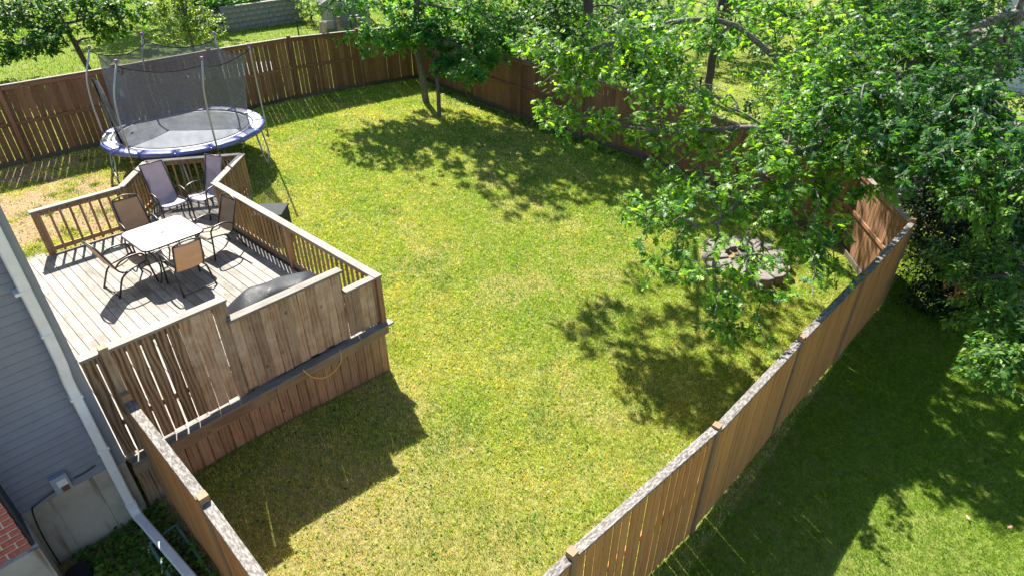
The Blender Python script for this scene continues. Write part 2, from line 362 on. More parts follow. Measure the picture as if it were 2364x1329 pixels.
def lawn_mat():
    m, t, p = newmat('lawn_ground'); L = t.links.new
    geo = N(t, 'ShaderNodeNewGeometry'); a = N(t, 'ShaderNodeAttribute', attribute_name='col')
    n1 = N(t, 'ShaderNodeTexNoise', Scale=17, Detail=6, Roughness=.8); L(geo.outputs['Position'], n1.inputs[0])
    n2 = N(t, 'ShaderNodeTexNoise', Scale=.9, Detail=5, Roughness=.6); L(geo.outputs['Position'], n2.inputs[0])
    gc = ramp(t, n1.outputs[0], [(.3, (.03, .05, .011)), (.5, (.16, .19, .032)), (.7, (.34, .34, .10))])
    sepx = N(t, 'ShaderNodeSeparateXYZ'); L(geo.outputs['Position'], sepx.inputs[0])
    gc = mix(t, ramp(t, n2.outputs[0], [(.45, (0, 0, 0)), (.7, (.5, .5, .5))]), gc, (.27, .24, .09))
    gc = mix(t, math_(t, 'MAXIMUM', math_(t, 'LESS_THAN', sepx.outputs[1], 1.4), math_(t, 'GREATER_THAN', sepx.outputs[1], 18.6)), gc, mix(t, .35, gc, (.07, .14, .012)))
    sc = ramp(t, n1.outputs[0], [(.3, (.13, .08, .045)), (.5, (.29, .195, .11)), (.72, (.42, .31, .19))])
    L(mix(t, a.outputs['Fac'], gc, sc), p.inputs['Base Color']); p.inputs['Roughness'].default_value = .95; p.inputs['Specular IOR Level'].default_value = .1
    b = N(t, 'ShaderNodeBump', Strength=.9, Distance=.03); L(n1.outputs[0], b.inputs['Height']); L(b.outputs[0], p.inputs['Normal']); return m
def lines(a, b, fine0, fine1, step, coarse):
    l = list(np.arange(fine0, fine1, step)); s = step; x = fine0
    while x > a: s *= 1.35; x -= min(s, coarse); l.insert(0, x)
    s = step; x = fine1
    while x < b: l.append(x); s *= 1.35; x += min(s, coarse)
    l.append(b); return np.array(l)
xs = lines(-150, 260, -2.0, 17, .14, 25); ys = lines(-120, 260, -3.0, 19.5, .14, 25)
X, Y = np.meshgrid(xs, ys); Z = gz(X, Y); Z = np.clip(Z, -3, 4)
Z = Z + (fbm(X, Y, .5, 9) - .5) * .035
V = np.c_[X.ravel(), Y.ravel(), Z.ravel()]; nx = len(xs); ii, jj = np.meshgrid(np.arange(nx - 1), np.arange(len(ys) - 1))
q = (jj * nx + ii).ravel(); F = np.c_[q, q + 1, q + nx + 1, q + nx]
b_ = bare(V[:, 0], V[:, 1])
me = np_mesh('lawn_ground', V, F, lawn_mat(), np.c_[b_, b_, b_], True)
tag(link('lawn', me), kind='structure')
def blades(name, x, y, h, wd, colf, seed, lean=.55):
    r = np.random.default_rng(seed); n = len(x); z = gz(x, y) + (fbm(x, y, .5, 9) - .5) * .035
    a = r.random(n) * 2 * np.pi; dx, dy = np.cos(a), np.sin(a); hh = h * (.5 + r.random(n)); ln = (r.random(n) ** .7) * lean * hh
    b = r.random(n) * 2 * np.pi
    P0 = np.c_[x - dx * wd / 2, y - dy * wd / 2, z]; P1 = np.c_[x + dx * wd / 2, y + dy * wd / 2, z]
    P2 = np.c_[x + np.cos(b) * ln, y + np.sin(b) * ln, z + np.sqrt(np.maximum(hh ** 2 - ln ** 2, 1e-5))]
    Vv = np.stack([P0, P1, P2], 1).reshape(-1, 3); Ff = np.arange(3 * n).reshape(n, 3)
    return np_mesh(name, Vv, Ff, M['blade'], np.repeat(colf(x, y, r), 3, 0))
def grasscol(x, y, r):
    n = len(x); k = fbm(x, y, 1.6, 21)[:, None]; k2 = vnoise(x, y, .35, 31)[:, None]; rr = r.random((n, 1))
    gcol = np.array([.195, .345, .03]); ycol = np.array([.40, .455, .085]); straw = np.array([.64, .54, .27]); dark = np.array([.04, .13, .02])
    f = np.clip(.42 + (k - .5) * 1.5 + (rr - .5) * .8 - .35 * (np.clip((x - 5) / 4, 0, 1) * (y < 8))[:, None] - .22 * np.clip((x + .3 * y - 11) / 3, 0, 1)[:, None], 0, 1); c = gcol * (1 - f) + ycol * f  # last term tints blades greener where the trees' shade falls
    cl = np.clip((fbm(x, y, .8, 77)[:, None] - .6) * 6, 0, .6); c = c * (1 - cl) + dark * cl * 1.6
    s = (r.random((n, 1)) * np.where((y < 1.4) | (y > 18.7) | (x > 15.2), 3.2, 1)[:, None] < (.15 + .36 * np.clip((k2 - .45) * 1.6, 0, 1) * (k > .42) + .45 * bare(x, y)[:, None])).astype(float)
    c = c * (1 - s) + straw * s
    far = ((x > 15.2) | (y > 18.7) | (y < 1.4 - (x > 12.9) * 0))[:, None]; far2 = (y < 1.4)[:, None]; c = np.where(far, np.array([.105, .225, .014]) * (.7 + .7 * rr) + np.array([.11, .09, 0]) * rr * (1 - .5 * far2), c)
    sp = vnoise(x, y, .045, 91)[:, None]; return np.clip(c * (.66 + .66 * sp + .34 * (r.random((n, 1)) - .1)), 0, .85)
def seen(x, y, z, m=.04):
    P = np.c_[x, y, z - CAMH]; f = P @ np.array(FW); u = P @ np.array(RT) / np.maximum(f, .1) * FPX / 1182; v = P @ np.array(UP) / np.maximum(f, .1) * FPX / 664.5
    return (f > .3) & (abs(u) < 1 + m) & (abs(v) < 1 + m), f
r0 = np.random.default_rng(3)
nc = 2100000; x = r0.uniform(-1.5, 17, nc); y = r0.uniform(-3, 18.6, nc)
ok, dist = seen(x, y, 0 * x); dens = np.clip((9.5 / np.maximum(dist, 1)) ** 1.5, 0, 1)
cl = vnoise(x, y, .09, 55); kp = ok & (r0.random(nc) < dens * (1 - .93 * bare(x, y)) * (.35 + 1.1 * cl))
kp &= ~((x > .55) & (x < 4.5) & (y > 6.8) & (y < 13.3)) & (np.hypot(x - 12.3, y - 4.1) > .98) & ~((x < .6) & (y > 6.8) & (y < 16))
x, y, dist = x[kp], y[kp], dist[kp]; wdt = .0095 * np.clip(dist / 9, .8, 2.2)
tag(link('grass', blades('grass', x, y, .042, wdt, grasscol, 4)), kind='stuff', label='mown yellow-green grass of the fenced yard', cat='grass')
print('grass blades', len(x))
# neighbours' lawns, coarser
nc = 420000; x = r0.uniform(-14, 42, nc); y = r0.uniform(3, 40, nc); ok, dist = seen(x, y, 0 * x + 1)
kp = ok & ((y > 18.7) | (x > 15.3)); x, y = x[kp], y[kp]
tag(link('neighbour_grass', blades('neighbour_grass', x, y, .06, .03, grasscol, 5)), kind='stuff', label='bright green grass of the lawns beyond the fence', cat='grass')
# tufts in the worn patches
def tufts(n, box, seed, name, label):
    r = np.random.default_rng(seed); cx = r.uniform(box[0], box[1], n); cy = r.uniform(box[2], box[3], n); s = .05 + .13 * r.random(n) ** 2
    k = 130; x = (cx[:, None] + r.normal(size=(n, k)) * s[:, None]).ravel(); y = (cy[:, None] + r.normal(size=(n, k)) * s[:, None]).ravel()
    def cf(x, y, r_): return np.array([.13, .22, .03]) * (.6 + .9 * r_.random((len(x), 1)))
    tag(link(name, blades(name, x, y, .05, .011, cf, seed)), kind='stuff', label=label, cat='grass')
tufts(95, (-1.5, 3.8, 13.5, 18.3), 11, 'grass_tufts', 'scattered green tufts on the bare dry soil behind the deck')
# ------------------------------------------------------------------ fences
def fence(name, posts, outward, matb, label, capw=.105, bw=.14, gap=.006, kick=True, rails=True, group='wooden fence runs', gapvar=.006, postout=False, top=1.85, ztops=None, skip_posts=(), last_half=False):
    """posts: list of (x,y); outward: unit vector to the board side"""
    O = Vector((*outward, 0)); x0, y0 = posts[0]; e = empty(name, (x0, y0, g(x0, y0)))
    tag(e, label, 'fence', group)
    zt = ztops or [g(*p) + top for p in posts]
    for i, (px, py) in enumerate(posts):
        if i in skip_posts: continue
        b = Vector((px, py, g(px, py) - .1)) + (O * .02 if postout else O * 0); beam('post', b, (b.x, b.y, zt[i] + .055), .09, .09, O, M['post_wood'] if postout else matb, e)
    for i in range(len(posts) - 1):
        bw0 = bw
        a = Vector((*posts[i], 0)); c = Vector((*posts[i + 1], 0)); d = (c - a); L = d.length; d.normalize()
        za, zc = zt[i], zt[i + 1]
        if ztops is not None: za = zc = (zt[i] + zt[i + 1]) / 2 + (.02 if i % 2 else -.02)
        def zz(s): return za + (zc - za) * s / L
        s0, s1 = (.047, L - .047)
        A_ = a + d * s0; B_ = a + d * s1
        beam('cap', A_ + Vector((0, 0, zz(s0) - .02)) + O * .02, B_ + Vector((0, 0, zz(s1) - .02)) + O * .02, capw, .03, (0, 0, 1), M['fence_cap'] if postout else M['post_top'], e)
        if rails:
            for hh in (.085, .9):
                beam('rail', A_ - O * .0 + Vector((0, 0, zz(s0) - hh)), B_ - O * .0 + Vector((0, 0, zz(s1) - hh)), .085, .038, O, matb, e)
        if kick:
            k0 = A_ - O * .045; k1 = B_ - O * .045
            beam('kickboard', Vector((k0.x, k0.y, g(k0.x, k0.y) + .06)), Vector((k1.x, k1.y, g(k1.x, k1.y) + .06)), .14, .03, O, M['kick'], e)
        s = (bw / 2 + (0.0 if i else -.04)) if not postout else .047 + bw / 2 * ((L - .094) / (round((L - .094) / bw) * bw)); nb = 0
        pitch = (L - .094) / round((L - .094) / bw)
        while s < (L - .05 if postout else L + (.07 if i == len(posts) - 2 else 0)):
            p = a + d * s + O * (.036 + random.uniform(-.004, .004)); gz_ = g(p.x, p.y)
            lean_ = random.uniform(-.004, .004)
            zt_ = za + (zc - za) * min(max(s / L, 0), 1)
            h = zt_ - .04 - (gz_ + .02); h = round(h / .06) * .06 + .0
            beam('board', Vector((p.x, p.y, zt_ - .04 - h)) + d * lean_, Vector((p.x, p.y, zt_ - .04)), (pitch - max(.001, gap + random.uniform(-gapvar, gapvar))) if postout else bw - .002, .017, O, matb, e, .007)
            s += pitch if postout else bw + max(0, (gap(p) if callable(gap) else gap) + random.uniform(-gapvar, gapvar)); nb += 1
    return e
LF = [(-2.4, 18.5), (.1, 18.5), (2.6, 18.5), (5.1, 18.5), (7.6, 18.5), (10.1, 18.5), (12.6, 18.5), (15.1, 18.5)]
fence('wooden_fence', LF, (0, 1), M['fence_in'], 'long brown board fence behind the trampoline with light showing through its gaps', gap=lambda p: .009 if p.x < 11.5 else .001, gapvar=.007)
RF = [(15.1, 18.45), (15.1, 15.9), (15.1, 13.39), (15.1, 10.88), (15.1, 8.36), (15.1, 5.85), (14.9, 2.95)]
fence('wooden_fence', RF, (1, 0), M['fence_in'], 'tight brown board fence running behind the oak and the fire pit', gap=.005, gapvar=.004, skip_posts=(0,))
dv = Vector((12.92 - 14.9, 1.4 - 2.95, 0)).normalized()
fence('wooden_fence', [(14.9, 2.95), (12.95, 1.42)], (-dv.y, dv.x), M['fence_in'], 'short angled fence panel closing the corner beyond the fire pit', gap=.003, gapvar=.003, skip_posts=(0,))
NF = [(12.93, 1.41), (10.2, 1.49), (7.74, 1.6), (5.35, 1.68), (2.93, 1.93), (.5, 2.1)]
fence('wooden_fence', NF, (0, -1), M['fence_out'], 'smooth brown fence in the foreground with lichen-speckled cap and raised posts', gap=.0015, gapvar=.005, postout=True, ztops=[1.5, 1.51, 1.52, 1.53, 1.54, 1.56], kick=False)
fence('wooden_fence', [(.87, 6.62), (.84, 4.65), (.76, 2.25)], (-1, 0), M['fence_out'], 'short fence joining the deck beside the white downspout', gap=.003, gapvar=.003, postout=True, ztops=[2.0, 1.97, 1.9], kick=False)
# ------------------------------------------------------------------ deck
ZD = .96; ZR = 1.87
deck = empty('wooden_deck', (2.5, 10, 0)); tag(deck, 'weathered timber deck with railings, privacy boards and a six-sided bump-out', 'deck')
DX0, DX1, DY0, DY1 = .63, 4.46, 6.92, 13.35
POLY = [(DX0, DY0), (DX1, DY0), (DX1, 12.18), (5.60, 13.30), (3.99, 14.42), (3.11, DY1), (DX0, DY1)]
def clipspan(poly, xv):
    ys_ = []
    for i in range(len(poly)):
        (x1, y1), (x2, y2) = poly[i], poly[(i + 1) % len(poly)]
        if (x1 - xv) * (x2 - xv) < 0: ys_.append(y1 + (y2 - y1) * (xv - x1) / (x2 - x1))
    ys_.sort(); return ys_
xv = DX0 + .07; row = 0
while xv < 5.55:
    ys_ = clipspan(POLY, xv)
    if len(ys_) >= 2:
        a, b = ys_[0], ys_[-1]; cuts = [a]
        if b - a > 3.8: cuts.append(a + random.choice([2.1, 2.9, 3.66, 4.2]))
        cuts.append(b)
        for k in range(len(cuts) - 1):
            if cuts[k + 1] - cuts[k] > .05: beam('deck_board', (xv, cuts[k] + .002, ZD - .019 + random.uniform(-.0015, .0015)), (xv, cuts[k + 1] - .002, ZD - .019), .1405, .036, (0, 0, 1), M['deck'], deck, .006)
    xv += .1455
# dark joists under the boards so that gaps read as shadow
for yj in np.arange(DY0 + .2, 13.3, .4): beam('joist', (DX0 + .02, yj, ZD - .14), (DX1 - .05, yj, ZD - .14), .19, .038, (0, 1, 0), M['skirt'], deck)
# ledger band and skirt on the front
beam('ledger_cap', (DX0 + .02, 6.795, .985), (DX1 + .12, 6.795, .985), .15, .035, (0, 0, 1), M['rail'], deck)
beam('ledger', (2.55, 6.84, .86), (DX1 + .07, 6.84, .86), .2, .038, (0, 1, 0), M['ledger'], deck)
beam('ledger', (DX0 + .02, 6.835, .84), (2.54, 6.835, .84), .23, .038, (0, 1, 0), M['ledger'], deck)
beam('ledger_cap', (DX1 + .05, 6.89, .985), (DX1 + .05, 12.1, .985), .12, .035, (0, 0, 1), M['rail'], deck)
beam('ledger', (DX1 + .03, 6.89, .86), (DX1 + .03, 12.16, .86), .2, .038, (1, 0, 0), M['ledger'], deck)
xk = DX0 + .08
while xk < DX1 + .03:
    z0 = max(g(xk, 6.86) + .0, .0); beam('skirt_board', (xk, 6.875 + random.uniform(-.003, .003), z0), (xk, 6.875, .83), .14, .02, (0, 1, 0), M['skirt'], deck, .008); xk += .148
beam('base_board', (DX0 + .1, 6.885, g(1, 6.87) + .03), (DX1 + .02, 6.885, g(4.4, 6.87) + .03), .09, .03, (0, 1, 0), M['kick'], deck)
yk = 6.99
while yk < 12.1:
    beam('skirt_board', (DX1 + .015, yk, g(DX1, yk)), (DX1 + .015, yk, .78), .137, .018, (1, 0, 0), M['skirt'], deck); yk += .148
# privacy boards along the front
def privacy(x0, x1, ztop, gp, mt, n):
    ww = (x1 - x0) / n
    for k in range(n):
        xc = x0 + ww * (k + .5); zb = 1.035 + random.choice([0, 0, .02, -.01])
        beam('privacy_board', (xc + random.uniform(-.003, .003), 6.872 + random.uniform(-.003, .003), zb), (xc + random.uniform(-.005, .005), 6.872, ztop), ww - gp * random.uniform(.7, 1.3), .022, (0, 1, 0), mt[k % len(mt)] if isinstance(mt, list) else mt, deck, .008)
privacy(.618, 1.52, 2.49, .019, M['privacy_dark'], 6)
privacy(1.52, 2.2, 2.49, .005, [M['privacy_dark'], M['privacy'], M['privacy'], M['privacy'], M['privacy']], 5)
privacy(2.21, 3.84, 2.19, .004, M['privacy'], 12)
privacy(3.87, 4.5, 1.85, .005, M['privacy'], 5)
beam('privacy_cap', (.62, 6.885, 2.515), (2.245, 6.885, 2.515), .14, .036, (0, 0, 1), M['rail'], deck)
beam('privacy_cap', (2.19, 6.875, 2.215), (3.88, 6.875, 2.215), .15, .036, (0, 0, 1), M['rail'], deck)
for (xa, xb, zt_) in ((.64, 2.22, 2.42), (2.24, 3.84, 2.12), (.64, 2.22, 1.5), (2.24, 4.4, 1.5)):
    beam('back_rail', (xa, 6.905, zt_), (xb, 6.905, zt_), .085, .038, (0, 1, 0), M['ledger'], deck)
for xa, zt_ in ((.7, 2.45), (2.23, 2.46), (3.85, 2.16)): beam('post', (xa, 6.97, ZD), (xa, 6.97, zt_), .088, .088, (0, 1, 0), M['ledger'], deck)
beam('post', (.865, 6.815, .4), (.865, 6.815, 2.6), .089, .089, (0, 1, 0), M['privacy'], deck)
# railings: cap 2x6, top rail, bottom rail, balusters, posts
def railing(a, b, inward, pa, pb, n, side=0, cap=(0, 0)):
    a = Vector((*a, 0)); b = Vector((*b, 0)); d = (b - a).normalized(); I = Vector((*inward, 0)).normalized(); L = (b - a).length
    beam('rail_cap', a + d * cap[0] + Vector((0, 0, ZR - .018)), b + d * cap[1] + Vector((0, 0, ZR - .018)), .14, .036, (0, 0, 1), M['rail'], deck)
    for zr in (ZR - .085, ZD + .1): beam('rail', a + d * .03 + I * .0 + Vector((0, 0, zr)), b - d * .03 + Vector((0, 0, zr)), .085, .038, I, M['baluster'], deck)
    for k in range(n):
        p = a + d * (L * (k + .5) / n) - I * .038 * (1 if side else -1)
        beam('baluster', p + Vector((random.uniform(-.003, .003), 0, ZD + .03)), p + Vector((0, 0, ZR - .045)), .038, .036, I, M['baluster'], deck)
    for p in ([a + d * .045] if pa else []) + ([b - d * .045] if pb else []):
        beam('post', p + Vector((0, 0, ZD - .0)), p + Vector((0, 0, ZR - .036)), .088, .088, I, M['baluster'], deck)
railing((DX1, 6.8), (DX1, 9.55), (-1, 0), 1, 1, 19, 1, (0, .0))
railing((DX1, 9.55), (DX1, 12.2), (-1, 0), 0, 1, 18, 1, (0.001, .03))
railing((DX1 + .02, 12.2), (5.62, 13.32), (-.7, .7), 0, 1, 11, 1, (.02, .03))
railing((5.60, 13.36), (3.99, 14.44), (-.56, -.83), 0, 1, 13, 0, (0, .03))
railing((3.98, 14.42), (3.11, 13.37), (.77, -.64), 0, 1, 9, 0, (.0, .02))
railing((3.08, 13.36), (1.57, 13.36), (0, -1), 0, 1, 9, 0, (0, .04))
beam('rail_cap', (3.87, 6.86, ZR - .019), (DX1 - .075, 6.86, ZR - .019), .14, .036, (0, 0, 1), M['rail'], deck)
beam('post', (1.60, 13.44, .8), (1.60, 13.44, ZR - .04), .088, .088, (0, 1, 0), M['baluster'], deck)
for p, q in (((DX1, 12.18), (5.60, 13.30)), ((5.60, 13.30), (3.99, 14.42)), ((3.99, 14.42), (3.11, 13.35)), ((3.11, 13.36), (DX0, 13.36))):
    beam('rim_joist', (*p, ZD - .135), (*q, ZD - .135), .19, .038, Vector((q[1] - p[1], p[0] - q[0], 0)), M['ledger'], deck)
for k in range(3): beam('stair_tread', (.65, 13.55 + k * .28, .86 + .04 - k * .0 + (-.0)), (1.5, 13.55 + k * .28, .9), .26, .036, (0, 0, 1), M['deck'], deck) if k == 0 else None
for p in ((5.45, 13.25), (3.99, 14.3), (3.2, 13.3), (4.36, 12.3)): beam('support_post', (*p, g(*p) - .1), (*p, ZD - .05), .09, .09, (1, 0, 0), M['skirt'], deck)
cord = [(2.95, 6.74, 1.02), (2.99, 6.70, .93), (3.05, 6.69, .84), (3.18, 6.69, .74), (3.33, 6.69, .72), (3.47, 6.69, .78), (3.55, 6.70, .88), (3.57, 6.74, 1.02)]
tag(tube('cord_loop', smooth_path(cord, 5), .009, M['cord'], sides=6), 'thin yellow cord hanging in a loop from the deck ledger', 'cord')
# ------------------------------------------------------------------ house
house = empty('house', (0, 7, 0)); tag(house, 'grey clapboard house corner on a concrete foundation with a brick front', 'house')
MB().box(-7, .56, 6.886, 15.5, 1.02, 5.4).build('wall_core', M['corner'], house)
beam('eave_trim', (-7, 6.9, 5.45), (.62, 6.9, 5.45), .2, .06, (0, 1, 0), M['white'], house)
roof = MB().add([(-7.3, 6.7, 5.5), (.8, 6.7, 5.5), (.8, 11.2, 7.6), (-7.3, 11.2, 7.6), (.8, 15.7, 5.5), (-7.3, 15.7, 5.5)], [(0, 1, 2, 3), (3, 2, 4, 5), (0, 5, 4, 1), (1, 4, 2), (0, 3, 5)]).build('roof', M['shingle'], house)
# clapboards: each course a tilted strip
cb = .104; z = 1.0
while z < 5.3:
    mb = MB(); x0, x1 = -.60, .50
    mb.add([(x0, 6.868, z + .016), (x1, 6.868, z + .016), (x1, 6.884, z + cb + .002), (x0, 6.884, z + cb + .002), (x0, 6.882, z), (x1, 6.882, z)], [(0, 1, 2, 3), (4, 5, 1, 0)])
    mb.build('siding_board', M['siding'], house); z += cb
for (xa, xb, n_) in ((-7, -.6, 0),):
    z = 1.0
MB().box(.50, .615, 6.86, 6.90, .98, 5.4).build('corner_board', M['corner'], house)
MB().box(.56, .615, 6.90, 7.0, .98, 5.4).build('corner_board', M['corner'], house)
zq = 1.0
while zq < 5.3:
    MB().add([(.575, 7.0, zq), (.575, 15.4, zq), (.562, 15.4, zq + .114), (.562, 7.0, zq + .114), (.56, 7.0, zq), (.56, 15.4, zq)], [(0, 1, 2, 3), (0, 4, 5, 1)]).build('siding_board', M['siding'], house); zq += .104
f1 = MB(); f1.box(-7, .25, 6.888, 7.15, -.5, 1.02); f1.build('foundation', M['concrete'], house)
f1 = MB(); f1.box(.253, .60, 6.888, 15.3, -.5, 1.02); f1.build('foundation', M['concrete'], house)
# brick front, one course and brick at a time
BX1 = -.487; BY = 6.33
MB().box(-7, BX1 - .012, BY + .012, 6.88, 1.0, 5.4).build('brick_backing', M['mortar'], house)
MB().box(BX1 - .0, BX1 + .03, BY + .02, 6.87, .9, 5.4).build('flashing', M['tar'], house)
bl = box_mesh('brick', .205, .06, .1, M['brick'], .004)
br = MB().box(-.093, .093, -.05, .05, 0, .063); brme = mesh_from('brick', br.v, br.f, M['brick'])
for r_ in range(30):
    zb = 1.01 + r_ * .081
    for k in range(4):
        xc = BX1 - .1 - k * .2035 - (.1 if r_ % 2 else 0)
        link('brick', brme, house, Matrix.Translation((xc, BY + .05 + random.uniform(-.002, .002), zb)))
    if r_ % 2:
        hb = link('brick', brme, house, Matrix.Translation((BX1 - .047, BY + .05, zb)) @ Matrix.Diagonal((.47, 1, 1, 1)))
MB().box(-7, BX1 + .045, BY - .06, 6.86, -.5, 1.0).build('brick_ledge', M['concrete'], house)
# downspout with elbows
sp = fillet([(.49, 6.79, 5.3), (.485, 6.79, 3.02), (.475, 6.77, 2.6), (.458, 6.79, 2.42), (.452, 6.79, .36)], .05, 3)
dsp = MB()
def square_duct(mb, path, a, b):
    path = [Vector(p) for p in path]; n = len(path)
    vs = []
    for i, p in enumerate(path):
        t = (path[min(i + 1, n - 1)] - path[max(i - 1, 0)]).normalized(); u = Vector((1, 0, 0)); u = (u - t * u.dot(t)).normalized(); v = t.cross(u)
        c = .012
        for sx, sy in ((a - c, b), (a, b - c), (a, -b + c), (a - c, -b), (-a + c, -b), (-a, -b + c), (-a, b - c), (-a + c, b)): vs.append(p + u * sx + v * sy)
    fs = [(i * 8 + k, i * 8 + (k + 1) % 8, (i + 1) * 8 + (k + 1) % 8, (i + 1) * 8 + k) for i in range(n - 1) for k in range(8)] + [tuple(range(7, -1, -1)), tuple((n - 1) * 8 + k for k in range(8))]
    mb.add(vs, fs)
square_duct(dsp, sp, .05, .036); dso = dsp.build('downspout', M['white'], house)
MB().box(.425, .535, 6.745, 6.83, 2.99, 3.01).build('downspout_joint', M['white'], house)
elb = MB(); square_duct(elb, [(.452, 6.79, .44), (.452, 6.785, .36), (.452, 6.775, .31), (.455, 6.74, .25), (.46, 6.68, .21)], .056, .042); elb.build('downspout_elbow', M['white'], house)
for k in range(4): MB().box(.394, .51, 6.742, 6.836, .44 - k * .03, .447 - k * .03).build('elbow_crimp', M['white'], house)
ext = MB(); square_duct(ext, [(.458, 6.70, .23), (.47, 6.55, .22), (.56, 5.2, .2)], .052, .04); ext.build('downspout_extension', M['white'], house)
for zs_ in (1.35, 2.15, 3.5): MB().box(.395, .515, 6.748, 6.872, zs_, zs_ + .03).build('downspout_strap', M['white'], house)
# service box on the siding
eb = MB().box(-.105, .06, 6.80, 6.875, 1.06, 1.29).build('electrical_box', M['boxmetal'], house); bevel(eb, .006)
MB().box(-.06, .035, 6.792, 6.80, 1.15, 1.24).build('box_sticker', M['paper'], eb); MB().box(-.04, .03, 6.793, 6.80, 1.07, 1.145).build('box_plate', M['rust'], eb)
tube('cable', smooth_path([(.33, 6.84, 1.16), (.2, 6.845, 1.13), (.1, 6.85, 1.13)], 5), .007, M['cable'], house, 6)
tube('cable', smooth_path([(-.1, 6.85, 1.1), (-.3, 6.84, 1.06), (-.36, 6.84, .99), (-.40, 6.83, .6), (-.41, 6.82, .1)], 5), .007, M['cable'], house, 6)
# window well cover and drain lid by the foundation
ww = empty('window_well_cover', (.62, 5.6, g(.62, 5.6))); tag(ww, 'green metal grate lying on the soil between downspout and fence', 'grate')
zz_ = .16
for p, q in (((.40, 6.25), (.38, 5.25)), ((.40, 6.27), (.72, 6.3)), ((.73, 6.3), (.72, 5.2)), ((.38, 5.23), (.72, 5.18))): beam('frame_bar', (*p, zz_), (*q, zz_), .035, .02, (0, 0, 1), M['green'], ww)
for k in range(9): beam('slat', (.42, 6.15 - k * .1, zz_ - .02), (.7, 6.17 - k * .1, zz_ - .02), .03, .008, (0, 0, 1), M['greybox'], ww)
dl = MB(); dl.prism([(-.30 + .13 * math.cos(a * math.pi / 10), 6.50 + .13 * math.sin(a * math.pi / 10)) for a in range(20)], .06, .17); tag(dl.build('drain_lid', M['cover'], None, False), 'round black drain lid against the concrete foundation', 'lid')
# ------------------------------------------------------------------ chairs
def make_chair(name, label, sl_, arch=True, backh=.95, group='patio chairs around the glass table'):
    t = empty(name, (0, 0, 0)); fr = M['chairframe']; tag(t, label, 'chair', group)
    w_ = .285
    tp = backh
    for s in (-1, 1):
        arm = fillet([(s * w_, .31, 0), (s * w_, .27, .30), (s * w_, .24, .63), (s * w_, .0, .655), (s * w_, -.16, .62), (s * .25, -.245, .52)], .12, 5)
        tube('arm_leg', arm, .0165, fr, t, 8)
        rear = fillet([(s * .25, -.02, .40), (s * .265, -.20, .34), (s * .285, -.36, 0)], .08, 3)
        tube('rear_leg', rear, .0165, fr, t, 8)
        side = fillet([(s * .245, .29, .425), (s * .245, .24, .44), (s * .24, -.14, .385), (s * .24, -.21, .44), (s * .225, -.40 - (tp - .95) * .3, tp)], .09, 4)
        tube('side_rail', side, .0155, fr, t, 8)
    tube('rear_stretcher', [(-.28, -.345, .03), (.28, -.345, .03)], .009, fr, t, 6)
    tube('seat_stretcher', [(-.25, -.03, .375), (.25, -.03, .375)], .010, fr, t, 6)
    tube('seat_stretcher', [(-.28, .265, .33), (.28, .265, .33)], .010, fr, t, 6)
    yb = -.40 - (tp - .95) * .3
    if arch: tube('top_bow', smooth_path([(-.225, yb, tp), (-.17, yb - .01, tp + .03), (0, yb - .03, tp + .065), (.17, yb - .01, tp + .03), (.225, yb, tp)], 4), .013, fr, t, 8)
    tube('top_bar', [(-.225, yb, tp - .004), (.225, yb, tp - .004)], .011, fr, t, 6)
    prof = smooth_path([(.30, .405), (.25, .44), (.05, .415), (-.13, .388), (-.20, .43), (-.24, .52), (-.31, .70), (yb, tp)] and [Vector((0, a, b)) for a, b in ((.30, .405), (.25, .438), (.05, .405), (-.13, .385), (-.205, .43), (-.25, .53), (-.32, .70), (yb, tp))], 4)
    vs = []; nxx = 8
    for i, p in enumerate(prof):
        for k in range(nxx + 1):
            u = k / nxx * 2 - 1; sag = (1 - u * u) * .018
            vs.append((u * .235, p.y - (sag if p.z > .5 else 0), p.z - (sag if p.z <= .5 else 0)))
    n1 = nxx + 1; fs = [(i * n1 + k, i * n1 + k + 1, (i + 1) * n1 + k + 1, (i + 1) * n1 + k) for i in range(len(prof) - 1) for k in range(nxx)]
    o = link('sling', mesh_from('sling', vs, fs, sl_, True), t); md = o.modifiers.new('thickness', 'SOLIDIFY'); md.thickness = .004
    return t
def copy_tree(o, parent=None):
    c = o.copy(); C.objects.link(c)
    if parent is not None: c.parent = parent
    for ch in o.children: copy_tree(ch, c)
    return c
tan = make_chair('patio_chair', 'tan sling chair seen from behind, nearest the privacy wall', M['sling_tan'])
lil = make_chair('patio_chair', 'tall lilac sling chair standing left in the railed bump-out', M['sling_lilac'], arch=False, backh=1.13, group='tall chairs in the deck bump-out')
bpy.context.view_layer.update()
spots = [(2.93, 10.33, 0, 'tan sling chair seen from behind, its back towards the covered grill'),
         (2.90, 12.17, 178, 'brown sling chair at the back side of the glass table, facing the camera'),
         (3.86, 11.13, 97, 'tan sling chair on the right of the glass table, next to the long railing'),
         (2.22, 11.08, -84, 'tan sling chair on the left of the glass table, seen from its side')]
for i, (x_, y_, a, lb) in enumerate(spots):
    o = tan if i == 0 else copy_tree(tan); o.location = (x_, y_, ZD); o.rotation_euler = (0, 0, R(a)); o['label'] = lb
for i, (x_, y_, a, lb) in enumerate([(3.84, 13.17, 180, 'tall lilac sling chair on the left in the railed bump-out'), (4.5, 12.93, 111, 'tall lilac sling chair on the right in the bump-out, turned sideways')]):
    o = lil if i == 0 else copy_tree(lil); o.location = (x_, y_, ZD); o.rotation_euler = (0, 0, R(a)); o['label'] = lb
